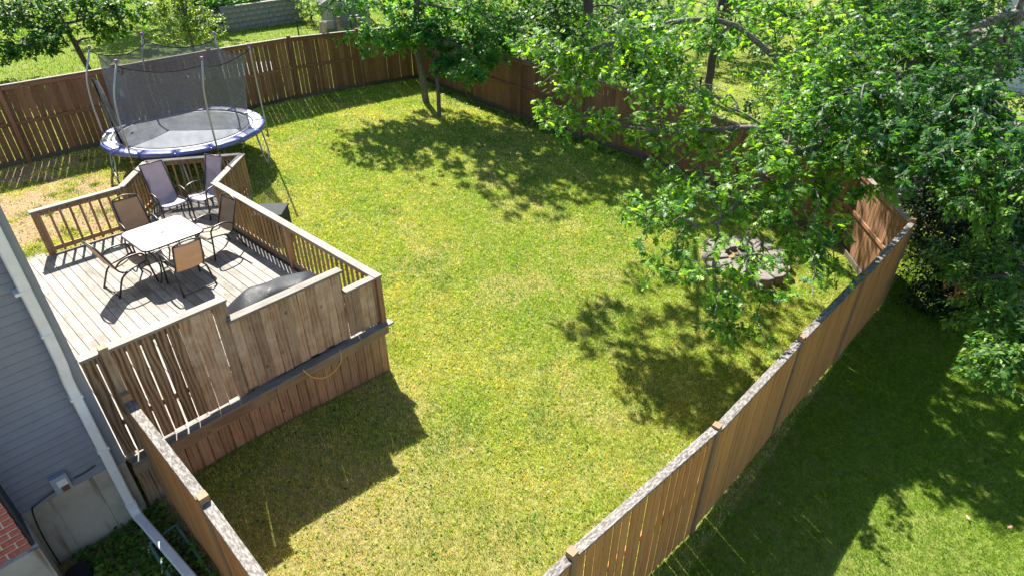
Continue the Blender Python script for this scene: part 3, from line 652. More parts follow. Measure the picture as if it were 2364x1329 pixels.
# table
tb = empty('patio_table', (2.97, 11.15, ZD), R(2)); tag(tb, 'square white glass-topped patio table with rounded corners and umbrella hole', 'table')
bpy.context.view_layer.update()
TM = PW(tb)
def rrect(a, b, r, n=6):
    out = []
    for cx, cy, a0 in ((a - r, b - r, 0), (-a + r, b - r, 90), (-a + r, -b + r, 180), (a - r, -b + r, 270)):
        for k in range(n + 1): t_ = R(a0 + 90 * k / n); out.append((cx + r * math.cos(t_), cy + r * math.sin(t_)))
    return out
MB().prism(rrect(.525, .50, .12), .695, .712).build('table_top', M['glass'], tb, M=TM)
rm = rrect(.532, .507, .125); tube('rim', [(x_, y_, .70) for x_, y_ in rm + rm[:1]], .018, M['chairframe'], tb, 8, M=TM)
MB().tube([(.03 * math.cos(a), .03 * math.sin(a), .714) for a in np.linspace(0, 2 * math.pi, 17)], .006, 6).build('umbrella_ring', M['chairblack'], tb, True, M=TM)
MB().prism([(.024 * math.cos(a), .024 * math.sin(a)) for a in np.linspace(0, 2 * math.pi, 13)[:-1]], .712, .7135).build('umbrella_hole', M['cable'], tb, M=TM)
for sx in (-1, 1):
    for sy in (-1, 1):
        tube('leg', smooth_path([(sx * .47, sy * .45, .69), (sx * .36, sy * .34, .5), (sx * .30, sy * .28, .28), (sx * .36, sy * .34, .08), (sx * .42, sy * .40, 0)], 5), .015, M['chairframe'], tb, 8, M=TM)
tube('brace', [(.3 * math.cos(a), .28 * math.sin(a), .28) for a in np.linspace(0, 2 * math.pi, 25)], .009, M['chairframe'], tb, 6, M=TM)
# covered grill
GM = Matrix.Translation((3.12, 7.42, ZD)) @ Matrix.Diagonal((1.13, 1.05, 1.09, 1))
gr = empty('covered_grill', (3.12, 7.42, ZD)); tag(gr, 'barbecue grill under a draped black cover behind the privacy wall', 'grill')
nu, nv = 64, 40; vs = []
rg = np.random.default_rng(5)
for j in range(nv + 1):
    t_ = j / nv
    for i in range(nu):
        a = 2 * math.pi * i / nu
        ca, sa = math.cos(a), math.sin(a)
        def se(v_, e_): return math.copysign(abs(v_) ** e_, v_)
        if t_ < .38:
            k = t_ / .38; sx_ = .34 + .36 * k if True else 0; rx = .70 * k ** .8; ry = .30 * k ** .75; zz2 = 1.03 - .16 * k ** 2.6
            zz2 -= .10 * (abs(se(ca, .45) * rx) / .7) ** 3
        else:
            k = (t_ - .38) / .62; rx = .70 + .03 * k; ry = .30 + .03 * k; zz2 = .87 - .10 * abs(se(ca, .45)) ** 3 - .80 * k
        fold = .035 * abs(math.sin(a * 5.5 + 1.5 * math.sin(a * 3))) * max(0, t_ - .3) + .012 * math.sin(a * 5 + t_ * 9) * t_
        xx = se(ca, .45) * (rx + fold); yy = se(sa, .45) * (ry + fold)
        zz2 += (.045 * (1 - abs(math.sin(xx * 3.4 + 1.2 * yy + .5))) - .02 + .02 * (1 - abs(math.sin(xx * 7 - yy * 6)))) * (t_ < .6)
        vs.append((xx, yy, zz2))
fs = [(j * nu + i, j * nu + (i + 1) % nu, (j + 1) * nu + (i + 1) % nu, (j + 1) * nu + i) for j in range(nv) for i in range(nu)]
link('cover', mesh_from('cover', vs, fs, M['cover'], True), gr, GM)
for sx in (-1, 1):
    for sy in (-1, 1): MB().tube([(3.18 + sx * .5, 7.42 + sy * .2, ZD), (3.18 + sx * .5, 7.42 + sy * .2, ZD + .1)], .03).build('foot', M['cable'], gr)
# grey box by the bump-out
gb = empty('storage_box', (5.45, 12.0, g(5.45, 12))); tag(gb, 'dark grey storage box on the grass beside the deck railing', 'box')
gM = Matrix.Translation((5.35, 11.93, g(5.4, 12))) @ Matrix.Rotation(R(45), 4, 'Z')
bevel(MB().box(-.29, .29, -.3, .3, 0, .44).build('body', M['greybox'], gb, M=gM), .015); bevel(MB().box(-.31, .31, -.32, .32, .44, .49).build('lid', M['greybox'], gb, M=gM), .015)
# ------------------------------------------------------------------ trampoline
TC = Vector((5.58, 16.16, 0)); TR = 1.86; ZT = 1.84; TA = [-36, 27, 88, 142, 211, 267]
PT = [A3(575, 107, 3.78), A3(494, 80, 3.78), A3(328, 81, 3.78), A3(207, 112, 3.78), A3(269, 145, 3.78), A3(467, 138, 3.78)]; PT = [Vector(p) for p in PT]
tr = empty('trampoline', (TC.x, TC.y, g(TC.x, TC.y))); tag(tr, 'round trampoline with blue pad, grey mat and black safety net', 'trampoline')
def pol(a, r, z): return Vector((TC.x + r * math.cos(R(a)), TC.y + r * math.sin(R(a)), z))
ring = [pol(a, TR - .03, ZT - .03) for a in range(0, 361, 6)]; tube('frame_ring', ring, .025, M['metal'], tr, 8)
RM = 1.60
mm = MB(); mm.add([pol(0, 0, ZT - .045)] + [pol(a, RM, ZT - .01) for a in range(0, 360, 6)] + [pol(a, RM * .5, ZT - .035) for a in range(0, 360, 6)],
    [(0, 61 + k, 61 + (k + 1) % 60) for k in range(60)] + [(61 + k, 1 + k, 1 + (k + 1) % 60, 61 + (k + 1) % 60) for k in range(60)])
mm.build('jump_mat', M['mat'], tr, True)
spg = MB()
for a in range(0, 360, 4): spg.tube([pol(a, RM - .01, ZT - .015), pol(a, TR - .04, ZT - .03)], .011, 5)
tag(spg.build('springs', M['metal'], tr, True), kind='stuff')
def pad(a0, a1):
    vs, fs = [], []; n = 6; prof = [(RM - .02, .012), (RM + .04, .018), (TR - .07, .02), (TR - .01, .018), (TR + .015, -.02), (TR + .01, -.09)]
    for i in range(n + 1):
        a = a0 + (a1 - a0) * i / n; e_ = .012 * (i in (0, n))
        for (r_, z_) in prof: vs.append(pol(a, r_ + random.uniform(-.006, .006), ZT + z_ - e_ + random.uniform(-.006, .006)))
    k = len(prof)
    for i in range(n):
        for j in range(k - 1): fs.append((i * k + j, i * k + j + 1, (i + 1) * k + j + 1, (i + 1) * k + j))
    o = link('pad_section', mesh_from('pad_section', vs, fs, M['pad'], True), tr); md = o.modifiers.new('t', 'SOLIDIFY'); md.thickness = .02
for a in range(0, 360, 24):
    if a == 144: continue
    pad(a + .4, a + 23.6)
for i, a in enumerate(TA):
    zt_ = 3.75
    top = PT[i]; b0 = pol(a, TR + .07, ZT - .35); b1 = b0.lerp(top, .22); b1.z = ZT + 1.3; b2 = b0.lerp(top, .05); b2.z = ZT + .75
    pth = fillet([b0, b2, b1, top], .5, 5)
    po = tube('net_pole', pth, .021, M['metal'], tr, 8)
    MB().tube([top, top + Vector((0, 0, .06))], .034, 8).build('pole_cap', M['plum'], po, True, M=None)
    for zc in (-.16, -.3): MB().tube([pol(a, TR + .02, ZT + zc), pol(a, TR + .1, ZT + zc)], .028, 6).build('clamp', M['yellow'], po, True)
for a in (-32, 58, 168, 258):
    p = []
    for s in (-1, 1):
        q = pol(a + s * 16, TR - .12, ZT - .06); gq = pol(a + s * 14, TR - .02, 0); gq.z = g(gq.x, gq.y) + .02; p.append((q, gq))
    tube('leg', fillet([p[0][0], p[0][1], p[1][1], p[1][0]], .08, 3), .021, M['metal'], tr, 8)
# netting between the poles: hanging top edge, sagging inward
def netpanel(i0):
    a0, a1 = TA[i0], TA[(i0 + 1) % 6] + (360 if i0 == 5 else 0); T0, T1 = PT[i0], PT[(i0 + 1) % 6]; cz = sum(PT, Vector()) / 6
    T0 = T0 + (cz - T0) * .07; T1 = T1 + (cz - T1) * .07
    n, k = 14, 10; vs = []
    for j in range(k + 1):
        t_ = j / k
        for i in range(n + 1):
            s = i / n; a = a0 + (a1 - a0) * s; sg = 4 * s * (1 - s); tp = T0.lerp(T1, s); tp.z = 3.64 - .13 * sg - (.16 * sg if i0 == 3 else 0); inn = (cz - tp); inn.z = 0; tp += inn * .07 * sg
            bt = pol(a, 1.51, ZT + .02); q = bt.lerp(tp, t_); inn = (TC - q); inn.z = 0
            q += inn * (.05 * math.sin(math.pi * t_) * sg + .012 * math.sin(s * 37 + a0) * (1 - abs(2 * t_ - 1))); vs.append(q)
    fs = [(j * (n + 1) + i, j * (n + 1) + i + 1, (j + 1) * (n + 1) + i + 1, (j + 1) * (n + 1) + i) for j in range(k) for i in range(n)]
    o = link('net_panel', mesh_from('net_panel', vs, fs, M['net'], True), tr)
    tube('net_hem', [Vector(v) for v in vs[k * (n + 1):]], .012, M['netdense'], tr, 5)
    tube('net_hem', [Vector(v) for v in vs[:n + 1]], .010, M['netdense'], tr, 5)
for i in range(6): netpanel(i)
cz = sum(PT, Vector()) / 6
for i, a in enumerate(TA): q = PT[i] + (cz - PT[i]) * .07; q.z = 3.64; tube('net_strap', [q, PT[i] - Vector((0, 0, .06))], .012, M['netdense'], tr, 5)
fold = MB()
vs = []
for j in range(9):
    t_ = j / 8
    for i in range(7): vs.append(pol(170 + i * 2.6 + 4 * math.sin(t_ * 3), 1.50 + .06 * math.sin(i * 1.9 + t_ * 4) + .06 * t_, ZT + .02 + 1.45 * t_))
fs = [(j * 7 + i, j * 7 + i + 1, (j + 1) * 7 + i + 1, (j + 1) * 7 + i) for j in range(8) for i in range(6)]
link('net_door_fold', mesh_from('net_door_fold', vs, fs, M['net'], True), tr)
tube('zip_edge', [pol(184, 1.51, ZT + .02), pol(181, 1.56, ZT + .8), pol(178, 1.6, ZT + 1.5)], .02, M['netdense'], tr, 6)
# warning label sewn to the net
lb = MB(); lb.add([pol(122, 1.53, 2.55), pol(118, 1.53, 2.52), pol(118, 1.53, 2.72), pol(122, 1.53, 2.74)], [(0, 1, 2, 3)]).build('net_label', M['paper'], tr)
# ------------------------------------------------------------------ fire pit
fp = empty('fire_pit', (12.3, 4.1, g(12.3, 4.1))); tag(fp, 'round fire pit ringed with flat pinkish stones under the oak', 'fire pit')
zf = g(12.3, 4.1)
for k in range(15):
    a0, a1 = R(k * 24 + random.uniform(-2, 2)), R(k * 24 + 22 + random.uniform(-1, 1)); ri, ro = .42 + random.uniform(-.03, .04), .98 + random.uniform(-.06, .06)
    pts_ = [(12.3 + r_ * math.cos(a), 4.1 + r_ * math.sin(a)) for r_, a in ((ri, a0), (ro, a0 + .02), (ro + .03, (a0 + a1) / 2), (ro, a1 - .02), (ri, a1))]
    bevel(MB().prism(pts_, zf - .05, zf + .16 + random.uniform(-.02, .02)).build('stone', M['stone'], fp), .02)
MB().prism([(12.3 + .45 * math.cos(a), 4.1 + .45 * math.sin(a)) for a in np.linspace(0, 2 * math.pi, 17)[:-1]], zf - .03, zf + .03).build('ash_bed', M['ash'], fp)
for k in range(5):
    a = k * 1.3; MB().tube([(12.3 + .3 * math.cos(a), 4.1 + .3 * math.sin(a), zf + .05), (12.3 - .25 * math.cos(a + .4), 4.1 - .25 * math.sin(a + .4), zf + .13)], .03, 6).build('charred_log', M['bark2'], fp, True)
# ------------------------------------------------------------------ trees
def lobed(n_lobes=3):
    """pointed-lobe oak leaf, length 1 along y"""
    v = [(0, 0, 0), (0, .33, .02), (0, .62, .02), (0, 1.0, -.06)]
    f = []
    for s in (-1, 1):
        b = len(v)
        v += [(s * .16, .14, .0), (s * .07, .27, .01), (s * .40, .42, -.05), (s * .09, .50, .01), (s * .38, .74, -.06), (s * .10, .72, .01), (s * .17, .90, -.04), (s * .20, .30, -.02)]
        T = [(0, b, b + 1), (0, b + 1, 1), (1, b + 1, b + 2), (1, b + 2, b + 3), (1, b + 3, 2), (2, b + 3, b + 4), (2, b + 4, b + 5), (2, b + 5, b + 6), (2, b + 6, 3)]
        f += T if s > 0 else [(a, c, b_) for a, b_, c in T]
    return np.array(v, float), np.array(f)
def palm():
    v = [(0, 0, 0), (.22, .05, -.02), (.14, .2, 0), (.5, .42, -.08), (.2, .5, 0), (0, 1, -.08), (-.2, .5, 0), (-.5, .42, -.08), (-.14, .2, 0), (-.22, .05, -.02), (0, .35, .03)]
    return np.array(v, float), np.array([(10, i, i + 1) for i in range(0, 9)] + [(10, 9, 0)])
def oval(wd=.26, droop=.1):
    return np.array([(0, 0, 0), (wd, .4, .04), (0, 1, -droop), (-wd, .4, .04), (0, .45, 0)], float), np.array([(0, 1, 4), (1, 2, 4), (2, 3, 4), (3, 0, 4)])
def tree(name, label, cat, base, trunk, limbs, blobs, leaf, lsize, per, col, col2, trad=.12, bark='bark', seed=1, indiv=0, flat=.55, group=None, twig=.006, leafmat_='leaf', bare_limbs=(), clump=.30):
    r = np.random.default_rng(seed); nodes = []; par = []; fixed = []
    def addpath(pts, parent, rads=None, step=.3):
        pts = [np.array(p, float) for p in pts]; cur = parent
        for k in range(len(pts) - 1):
            a, b = pts[k], pts[k + 1]; n = max(1, int(np.linalg.norm(b - a) / step))
            for i in range((0 if parent is None and k == 0 else 1), n + 1):
                p = a + (b - a) * i / n + (r.normal(size=3) * .012 if 0 < i < n else 0)
                nodes.append(p); par.append(-1 if cur is None else cur); fixed.append(0); cur = len(nodes) - 1
        return cur
    addpath(trunk, None)
    for lm in limbs:
        s = np.array(lm[0]); d = [np.sum((np.array(n_) - s) ** 2) for n_ in nodes]; k = int(np.argmin(d)); addpath([np.array(q_) for q_ in smooth_path([nodes[k]] + [np.array(p) for p in lm], 4)], k)
    tg = []
    for (c, rad, n) in blobs:
        c = np.array(c, float); rad = np.array(rad if hasattr(rad, '__len__') else (rad, rad, rad * flat * 1.2), float)
        q = r.normal(size=(n, 3)); q /= np.linalg.norm(q, axis=1)[:, None]; q *= (r.random(n)[:, None] ** .45); tg.append(c + q * rad)
    tg = np.concatenate(tg); b0 = np.array(trunk[0]); key = np.min(np.linalg.norm(tg[:, None] - np.array(nodes)[None, ::3], axis=2), axis=1)
    tg = tg[np.argsort(key)]
    NA = np.zeros((len(nodes) + len(tg) * 9, 3)); NA[:len(nodes)] = nodes; cnt = len(nodes); par = list(par); ends = []
    depth = np.zeros(len(NA)); 
    for i in range(cnt): depth[i] = 0 if par[i] < 0 else depth[par[i]] + np.linalg.norm(NA[i] - NA[par[i]])
    for t_ in tg:
        d = np.linalg.norm(NA[:cnt] - t_, axis=1); sc = d + .25 * depth[:cnt] + .5 * np.maximum(0, NA[:cnt, 2] - t_[2] - .3); k = int(np.argmin(sc)); dd = d[k]
        n = int(min(8, max(2, round(dd / .22)))); a = NA[k]; cur = k; side = r.normal(size=3) * dd * .07; archz = .12 * dd
        for i in range(1, n + 1):
            s = i / n; p = a + (t_ - a) * s + side * math.sin(math.pi * s) + np.array([0, 0, archz * math.sin(math.pi * s)]) + (r.normal(size=3) * .015 if i < n else 0)
            NA[cnt] = p; par.append(cur); depth[cnt] = depth[cur] + np.linalg.norm(p - NA[cur]); cur = cnt; cnt += 1
        ends.append((cur, n))
    NA = NA[:cnt]; par = np.array(par); w_ = np.full(cnt, twig ** 2.3); kids = np.zeros(cnt, int)
    acc = np.zeros(cnt)
    for i in range(cnt - 1, 0, -1):
        if kids[i] == 0: acc[i] = twig ** 2.3
        if par[i] >= 0: acc[par[i]] += acc[i]; kids[par[i]] += 1
    rad = acc ** (1 / 2.3); m_ = rad.max(); rad = np.where(rad > .012, .012 + (rad - .012) * (trad - .012) / max(m_ - .012, .01), rad)
    # tubes
    I = np.arange(1, cnt); I = I[par[I] >= 0]; A_ = NA[par[I]]; B_ = NA[I]; T = B_ - A_; Ln = np.linalg.norm(T, axis=1); okk = Ln > 1e-4; I, A_, B_, T, Ln = I[okk], A_[okk], B_[okk], T[okk], Ln[okk]; T /= Ln[:, None]
    ref = np.where(abs(T[:, 2:3]) < .9, np.array([[0, 0, 1.]]), np.array([[1., 0, 0]])); U = np.cross(T, ref); U /= np.linalg.norm(U, axis=1)[:, None]; W_ = np.cross(T, U)
    S = 5 if trad < .1 else 6; ra = np.minimum(rad[par[I]], rad[I] * 1.6 + .002); rb = rad[I]; ang = np.arange(S) * 2 * np.pi / S
    cs, sn = np.cos(ang), np.sin(ang)
    Ra = A_[:, None] - T[:, None] * (ra * .3)[:, None, None] + (U[:, None] * cs[None, :, None] + W_[:, None] * sn[None, :, None]) * ra[:, None, None]
    Rb = B_[:, None] + (U[:, None] * cs[None, :, None] + W_[:, None] * sn[None, :, None]) * rb[:, None, None]
    VV = np.concatenate([Ra, Rb], 1).reshape(-1, 3); o = (np.arange(len(I)) * 2 * S)[:, None]
    FF = np.concatenate([np.stack([o[:, 0] + k, o[:, 0] + (k + 1) % S, o[:, 0] + S + (k + 1) % S, o[:, 0] + S + k], 1) for k in range(S)])
    e = empty(name, tuple(base)); tag(e, label, cat, group)
    link('trunk', np_mesh('trunk', VV, FF, M[bark], None, True), e)
    # leaves along the last stretch of every twig
    lv, lf = leaf; P = []; D = []
    for (k, n) in ends:
        a = NA[k]; b = NA[par[k]]; c = NA[par[par[k]]] if par[par[k]] >= 0 else b
        for _ in range(per):
            s = r.random() ** 1.6; p = a + (b - a) * min(1, s * 2) if s < .5 else b + (c - b) * (s - .5) * 2
            dirn = (a - b) / (np.linalg.norm(a - b) + 1e-6); P.append(p); D.append(dirn)
    P = np.array(P); D = np.array(D); n = len(P); P = P + r.normal(size=(n, 3)) * clump * lsize
    az = r.random(n) * 2 * np.pi; out = np.c_[np.cos(az), np.sin(az), r.normal(size=n) * .35 - .25]; yv = out + D * .8; yv /= np.linalg.norm(yv, axis=1)[:, None]
    up = np.c_[r.normal(size=n) * .45, r.normal(size=n) * .45, np.ones(n)]; xv_ = np.cross(yv, up); xv_ /= np.linalg.norm(xv_, axis=1)[:, None]; zv = np.cross(xv_, yv)
    s = lsize * (.5 + .75 * r.random(n)); Bm = np.stack([xv_, yv, zv], 2) * s[:, None, None]
    P = P + yv * (s * .15)[:, None]
    f_ = r.random((n, 1)) ** 1.3; cc = np.array(col) * (1 - f_) + np.array(col2) * f_; dk = r.random((n, 1)) < .17; cc = np.where(dk, np.array(col) * np.array([.55, .72, 1.3]), cc); cc = np.clip(cc * (.7 + .6 * r.random((n, 1))), 0, 1)
    idx = np.arange(n)
    if indiv:
        vis, dd = seen(P[:, 0], P[:, 1], P[:, 2], -.02); score = np.where(vis, s / np.maximum(dd, .5), 0); order = np.argsort(-score); big = order[:indiv]; idx = np.setdiff1d(idx, big)
        metas = []
        for q_ in range(6):
            c1 = np.array(col) * (1 - q_ / 5) + np.array(col2) * q_ / 5
            metas.append(np_mesh('leaf', lv, lf, M[leafmat_], np.tile(c1, (len(lv), 1))))
        for q_ in big:
            Mx = Matrix(((*Bm[q_][0], P[q_][0]), (*Bm[q_][1], P[q_][1]), (*Bm[q_][2], P[q_][2]), (0, 0, 0, 1)))
            link('leaf', metas[q_ % 6], e, Mx)
    VL = (np.einsum('nij,vj->nvi', Bm[idx], lv) + P[idx][:, None]).reshape(-1, 3); k = len(lv)
    FL = (lf[None] + (np.arange(len(idx)) * k)[:, None, None]).reshape(-1, 3)
    crown = link('crown', np_mesh('crown', VL, FL, M[leafmat_], np.repeat(cc[idx], k, 0)), e); crown['kind'] = 'stuff'
    print(name, 'leaves', n, 'tris', len(FL), 'branch', len(FF) * 2)
    return e
def A3(px, py, z): p = at(px, py, z); return (p.x, p.y, p.z)
OAKC, OAKC2 = (.05, .15, .018), (.21, .38, .045)
gx, gy = 14.3, 4.35; gzb = g(gx, gy)
shade_tinted_blobs = [(A3(2060, 120, 4.4), 1.1, 100), (A3(2000, 270, 3.9), 1.1, 100), (A3(2130, 240, 4.0), 1.0, 85), (A3(2230, 130, 4.5), 1.0, 75), (A3(2260, 260, 4.1), .9, 65), (A3(2330, 330, 4.0), .9, 55), (A3(2120, 370, 3.5), .8, 50), (A3(2180, 30, 4.6), 1.0, 65), (A3(2000, 20, 4.8), 1.1, 110), (A3(2120, 60, 4.5), 1.1, 90), (A3(2230, 30, 4.6), .9, 60), ((16.5, 2.2, 6.6), (1.8, 1.6, .8), 90), ((13.6, 2.2, 6.6), (1.6, 1.3, .5), 60)]
oak_blobs = [(A3(1850, 400, 3.0), (.9, .7, .4), 44), (A3(1770, 470, 2.7), (.8, .6, .35), 32), (A3(1830, 540, 2.4), (.7, .6, .3), 24), (A3(1690, 700, 1.7), (.9, .5, .5), 26), (A3(1710, 765, 1.4), .4, 12), (A3(1580, 600, 2.4), (1.0, .7, .5), 30), (A3(1500, 500, 2.8), (.8, .6, .4), 26), (A3(1640, 460, 2.9), (.9, .6, .4), 30), (A3(1790, 620, 2.2), (.9, .7, .4), 28), (A3(1900, 600, 2.0), .6, 18), (A3(1930, 480, 2.6), .6, 22), (A3(1280, 265, 3.4), (.7, .5, .3), 24), (A3(1370, 290, 3.3), (.9, .5, .3), 30), (A3(1490, 290, 3.3), (.9, .7, .4), 34), (A3(1620, 320, 3.3), (.9, .8, .4), 40), (A3(1560, 390, 3.0), (.9, .6, .4), 26), (A3(1740, 370, 3.2), (.9, .8, .5), 48), (A3(1850, 250, 3.8), 1.1, 95), (A3(1270, 110, 4.5), (.9, .7, .4), 34), (A3(1380, 100, 4.6), (1.0, .9, .5), 56), (A3(1520, 100, 4.7), (1.1, .9, .5), 58), (A3(1650, 60, 4.8), .8, 40), (A3(1500, 170, 4.3), (1.0, .8, .4), 44), (A3(1330, 180, 4.1), (.9, .7, .3), 36), (A3(1600, 230, 3.7), .8, 34), (A3(1800, 120, 4.2), 1.2, 110), (A3(1930, 150, 4.3), 1.2, 110), (A3(1760, 30, 4.8), 1.0, 60), (A3(1980, 390, 3.2), .8, 50), (A3(1890, 40, 4.7), 1.0, 80), ((13.4, 3.2, 4.7), (.9, .7, .4), 45),
 ((12.7, 4.6, 8.2), (2.4, 1.8, 1.1), 36), ((15, 3.5, 8.5), (2.8, 2.6, 1.6), 58), ((17.3, 4.8, 7.0), (1.8, 1.8, 1.0), 110), ((16.8, 2.0, 6.6), (1.6, 1.4, .8), 80), ((18.2, 2.4, 7.5), (1.6, 1.6, .8), 60), ((14.8, 2.0, 7.3), (2.0, 1.5, 1.1), 45), ((16, 6.5, 7.5), (2, 2.2, 1.5), 90), ((14, 4.3, 10.3), (2.4, 2.4, 1.3), 45)]
tree('oak_tree', 'large oak with lobed glossy leaves overhanging the lawn and the corner fire pit', 'tree', (gx, gy, gzb), [(gx, gy, gzb - .1), (gx + .03, gy, 2.0), (gx - .05, gy + .1, 4.2), (gx, gy, 7), (gx + .1, gy + .1, 10.5)],
     [[A3(1900, 318, 3.3), A3(1800, 365, 3.1), A3(1730, 445, 2.8), A3(1655, 515, 2.6)],
      [A3(1700, 60, 4.8), A3(1500, 62, 4.8), A3(1440, 90, 4.7), A3(1370, 112, 4.6), A3(1290, 122, 4.5)],
      [A3(1760, 300, 3.6), A3(1640, 300, 3.45), A3(1500, 300, 3.35), A3(1330, 270, 3.2)],
      [A3(1900, 130, 4.3), A3(1960, 60, 4.6)],
      [(14.6, 3.6, 7.2), (15, 3.4, 8.4)], [(13.4, 5, 7.2), (12.6, 5.4, 8.1)]],
     oak_blobs, lobed(), .128, 12, OAKC, OAKC2, trad=.12, seed=3, indiv=300)
tree('shade_tinted_oak_tree', 'second oak with deep bluish-green leaves filling the upper right, beyond the corner panel', 'tree', (17.6, 1.2, g(17.6, 1.2)), [(17.6, 1.2, -.6), (17.5, 1.3, 2.5), (17.2, 1.5, 5.0), (17, 1.6, 7.0)], [[(15.5, 2.2, 4.4), A3(2030, 200, 4.1)], [(15, 1.6, 4.6), A3(2200, 150, 4.4), A3(2280, 240, 4.2)]],
     shade_tinted_blobs, lobed(), .128, 14, (.022, .085, .02), (.075, .20, .035), trad=.12, seed=4, indiv=0)  # separate oak added; its darker leaf colours carry the shade of this foliage
MAPC, MAPC2 = (.05, .17, .03), (.14, .32, .05)
tree('maple_tree', 'leafy maple with a thick grey trunk in the far corner of the yard', 'tree', (13.4, 16.1, g(13.4, 16.1)), [(13.4, 16.1, .75), (13.2, 16.05, 2.2), (13.3, 16.2, 3.4), (13.5, 16, 5.5), (13.4, 16, 7.8)], [[(12.6, 16.0, 3.2), (11.6, 16.2, 3.2)], [(14, 15.2, 3.8), (14.3, 14.5, 4)], [(12.6, 16.6, 4.6), (11.5, 17, 5.6)], [(14.2, 15.6, 5.5), (14.6, 15, 6.5)]],
     [((11.6, 16.3, 3.1), (1.2, 1.0, .5), 60), ((12.6, 15.6, 3.2), (1.0, .9, .6), 60), ((13.3, 16.6, 3.9), (1.7, 1.5, .8), 100), ((14.4, 15.2, 3.6), (1.3, 1.4, .9), 95), ((14.9, 14.0, 3.2), (.9, 1.0, .8), 60), ((11.4, 17.2, 4.3), (1.1, 1.0, .7), 50),
      ((11.2, 18.2, 5.8), (1.5, 1.5, 1.0), 80), ((13.2, 17, 6.5), (2.2, 2, 1.3), 130), ((14.2, 14.6, 6.2), (2.0, 2, 1.3), 190), (A3(1130, 120, 2.8), (.9, .8, .5), 60), (A3(1080, 170, 2.4), (.7, .6, .4), 35), ((13.5, 16, 8.2), (1.6, 1.6, .8), 60)],
     palm(), .16, 13, MAPC, MAPC2, trad=.115, seed=11)
tree('young_maple_tree', 'slender young tree with a pale trunk in front of the corner maple', 'tree', (12.85, 14.85, g(12.85, 14.85)), [(12.85, 14.85, .6), (12.9, 14.9, 1.8), (13.0, 15.0, 3.2)], [], [((13.2, 14.9, 2.5), (.7, .7, .6), 55), ((13.7, 14.6, 2.8), (.7, .7, .5), 45), ((12.9, 15.3, 3.3), (.6, .6, .4), 35)], palm(), .15, 14, (.035, .14, .04), (.09, .25, .05), trad=.07, seed=12)
# cherry at the right edge
tree('cherry_tree', 'cherry tree with drooping sprays of narrow reddish-tipped leaves at the right edge', 'tree', (13.2, -3.2, g(13.2, -3.2)), [(13.2, -3.2, -.6), (13.0, -3.0, 1.5), (12.6, -2.6, 3.5), (12.5, -2.4, 5.5)],
     [[(11, -1.4, 3.6), A3(2320, 400, 3.5), A3(2220, 470, 3.3)], [(11, -1.8, 2.4), A3(2330, 640, 2.3), A3(2230, 640, 2.2)], [(10.4, -2, 2.0), A3(2350, 830, 1.9), A3(2300, 850, 1.8)]],
     [(A3(2290, 400, 3.5), (.8, .6, .35), 70), (A3(2220, 470, 3.3), (.5, .35, .2), 32), (A3(2330, 500, 3.2), .6, 45), (A3(2300, 600, 2.4), (.8, .7, .4), 80), (A3(2215, 600, 2.3), .5, 40), (A3(2345, 700, 2.2), (.7, .6, .4), 70), (A3(2270, 720, 1.8), .55, 40), (A3(2330, 850, 1.8), .55, 60), (A3(2350, 780, 2.0), .5, 50), ((12.5, -2.6, 5.0), (1.8, 1.6, .9), 90)],
     oval(.24, .2), .085, 24, (.045, .14, .022), (.16, .27, .045), trad=.12, seed=21, indiv=0, bark='bark2', twig=.005)
# arborvitae outside the corner; the oaks' shade is put into their leaf colours
def conifer(px_, py_, h, rr, lab, seed):
    z0 = g(px_, py_); r = np.random.default_rng(seed); bl = []
    for k in range(7):
        f = k / 6; bl.append(((px_, py_, z0 + .4 + (h - .6) * f), (rr * (1 - .75 * f), rr * (1 - .75 * f), h * .12), int(85 * (1 - .6 * f))))
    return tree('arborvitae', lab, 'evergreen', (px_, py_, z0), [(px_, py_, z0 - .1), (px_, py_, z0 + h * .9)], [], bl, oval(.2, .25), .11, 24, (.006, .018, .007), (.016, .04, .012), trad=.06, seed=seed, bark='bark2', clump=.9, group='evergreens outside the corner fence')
conifer(13.75, .35, 2.9, 1.15, 'dark evergreen directly outside the fence corner, in deep shade', 31)
conifer(16.4, 1.6, 3.6, 1.2, 'dark evergreen behind the angled corner panel', 32)
conifer(15.0, -1.6, 3.2, 1.2, 'dark evergreen beside the cherry tree at the right edge', 33)
conifer(12.9, -1.7, 2.6, 1.1, 'low dark evergreen under the drooping cherry sprays', 34)
tag(tree('dead_branch', 'dry orange-brown spray of dead foliage in the dark hedge', 'branch', A3(2200, 660, 1.3), [A3(2260, 640, 1.5), A3(2170, 670, 1.0)], [], [(A3(2215, 665, 1.25), (.35, .3, .2), 26)], oval(.2, .3), .07, 12, (.33, .14, .04), (.42, .22, .08), trad=.012, seed=35, twig=.003), None)
# undergrowth beyond the long right-hand fence
def bush(name, lab, c, rad, n, per, ls, c1, c2, seed, leaf=None, group=None, h0=None):
    x_, y_ = c; z0 = g(x_, y_); rx, ry, rz = rad
    return tree(name, lab, 'shrub' if 'tree' not in name else 'tree', (x_, y_, z0), [(x_, y_, z0 - .1), (x_, y_, z0 + rz * .8)], [], [((x_, y_, z0 + rz * 1.0), (rx, ry, rz * .95), n)], leaf or oval(.32, .1), ls, per, c1, c2, trad=.05, seed=seed, bark='bark2', group=group, clump=.6)
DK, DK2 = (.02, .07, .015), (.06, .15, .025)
G1 = 'bushes beyond the right fence'
bush('bush', 'dark green bush behind the fence, nearest the corner maple', (16.6, 15.6), (1.3, 1.9, 1.6), 150, 22, .13, DK, DK2, 41, group=G1)
bush('bush', 'dark green bush behind the middle of the right fence', (16.5, 12.0), (1.1, 1.9, 1.25), 150, 22, .12, DK, DK2, 42, group=G1)
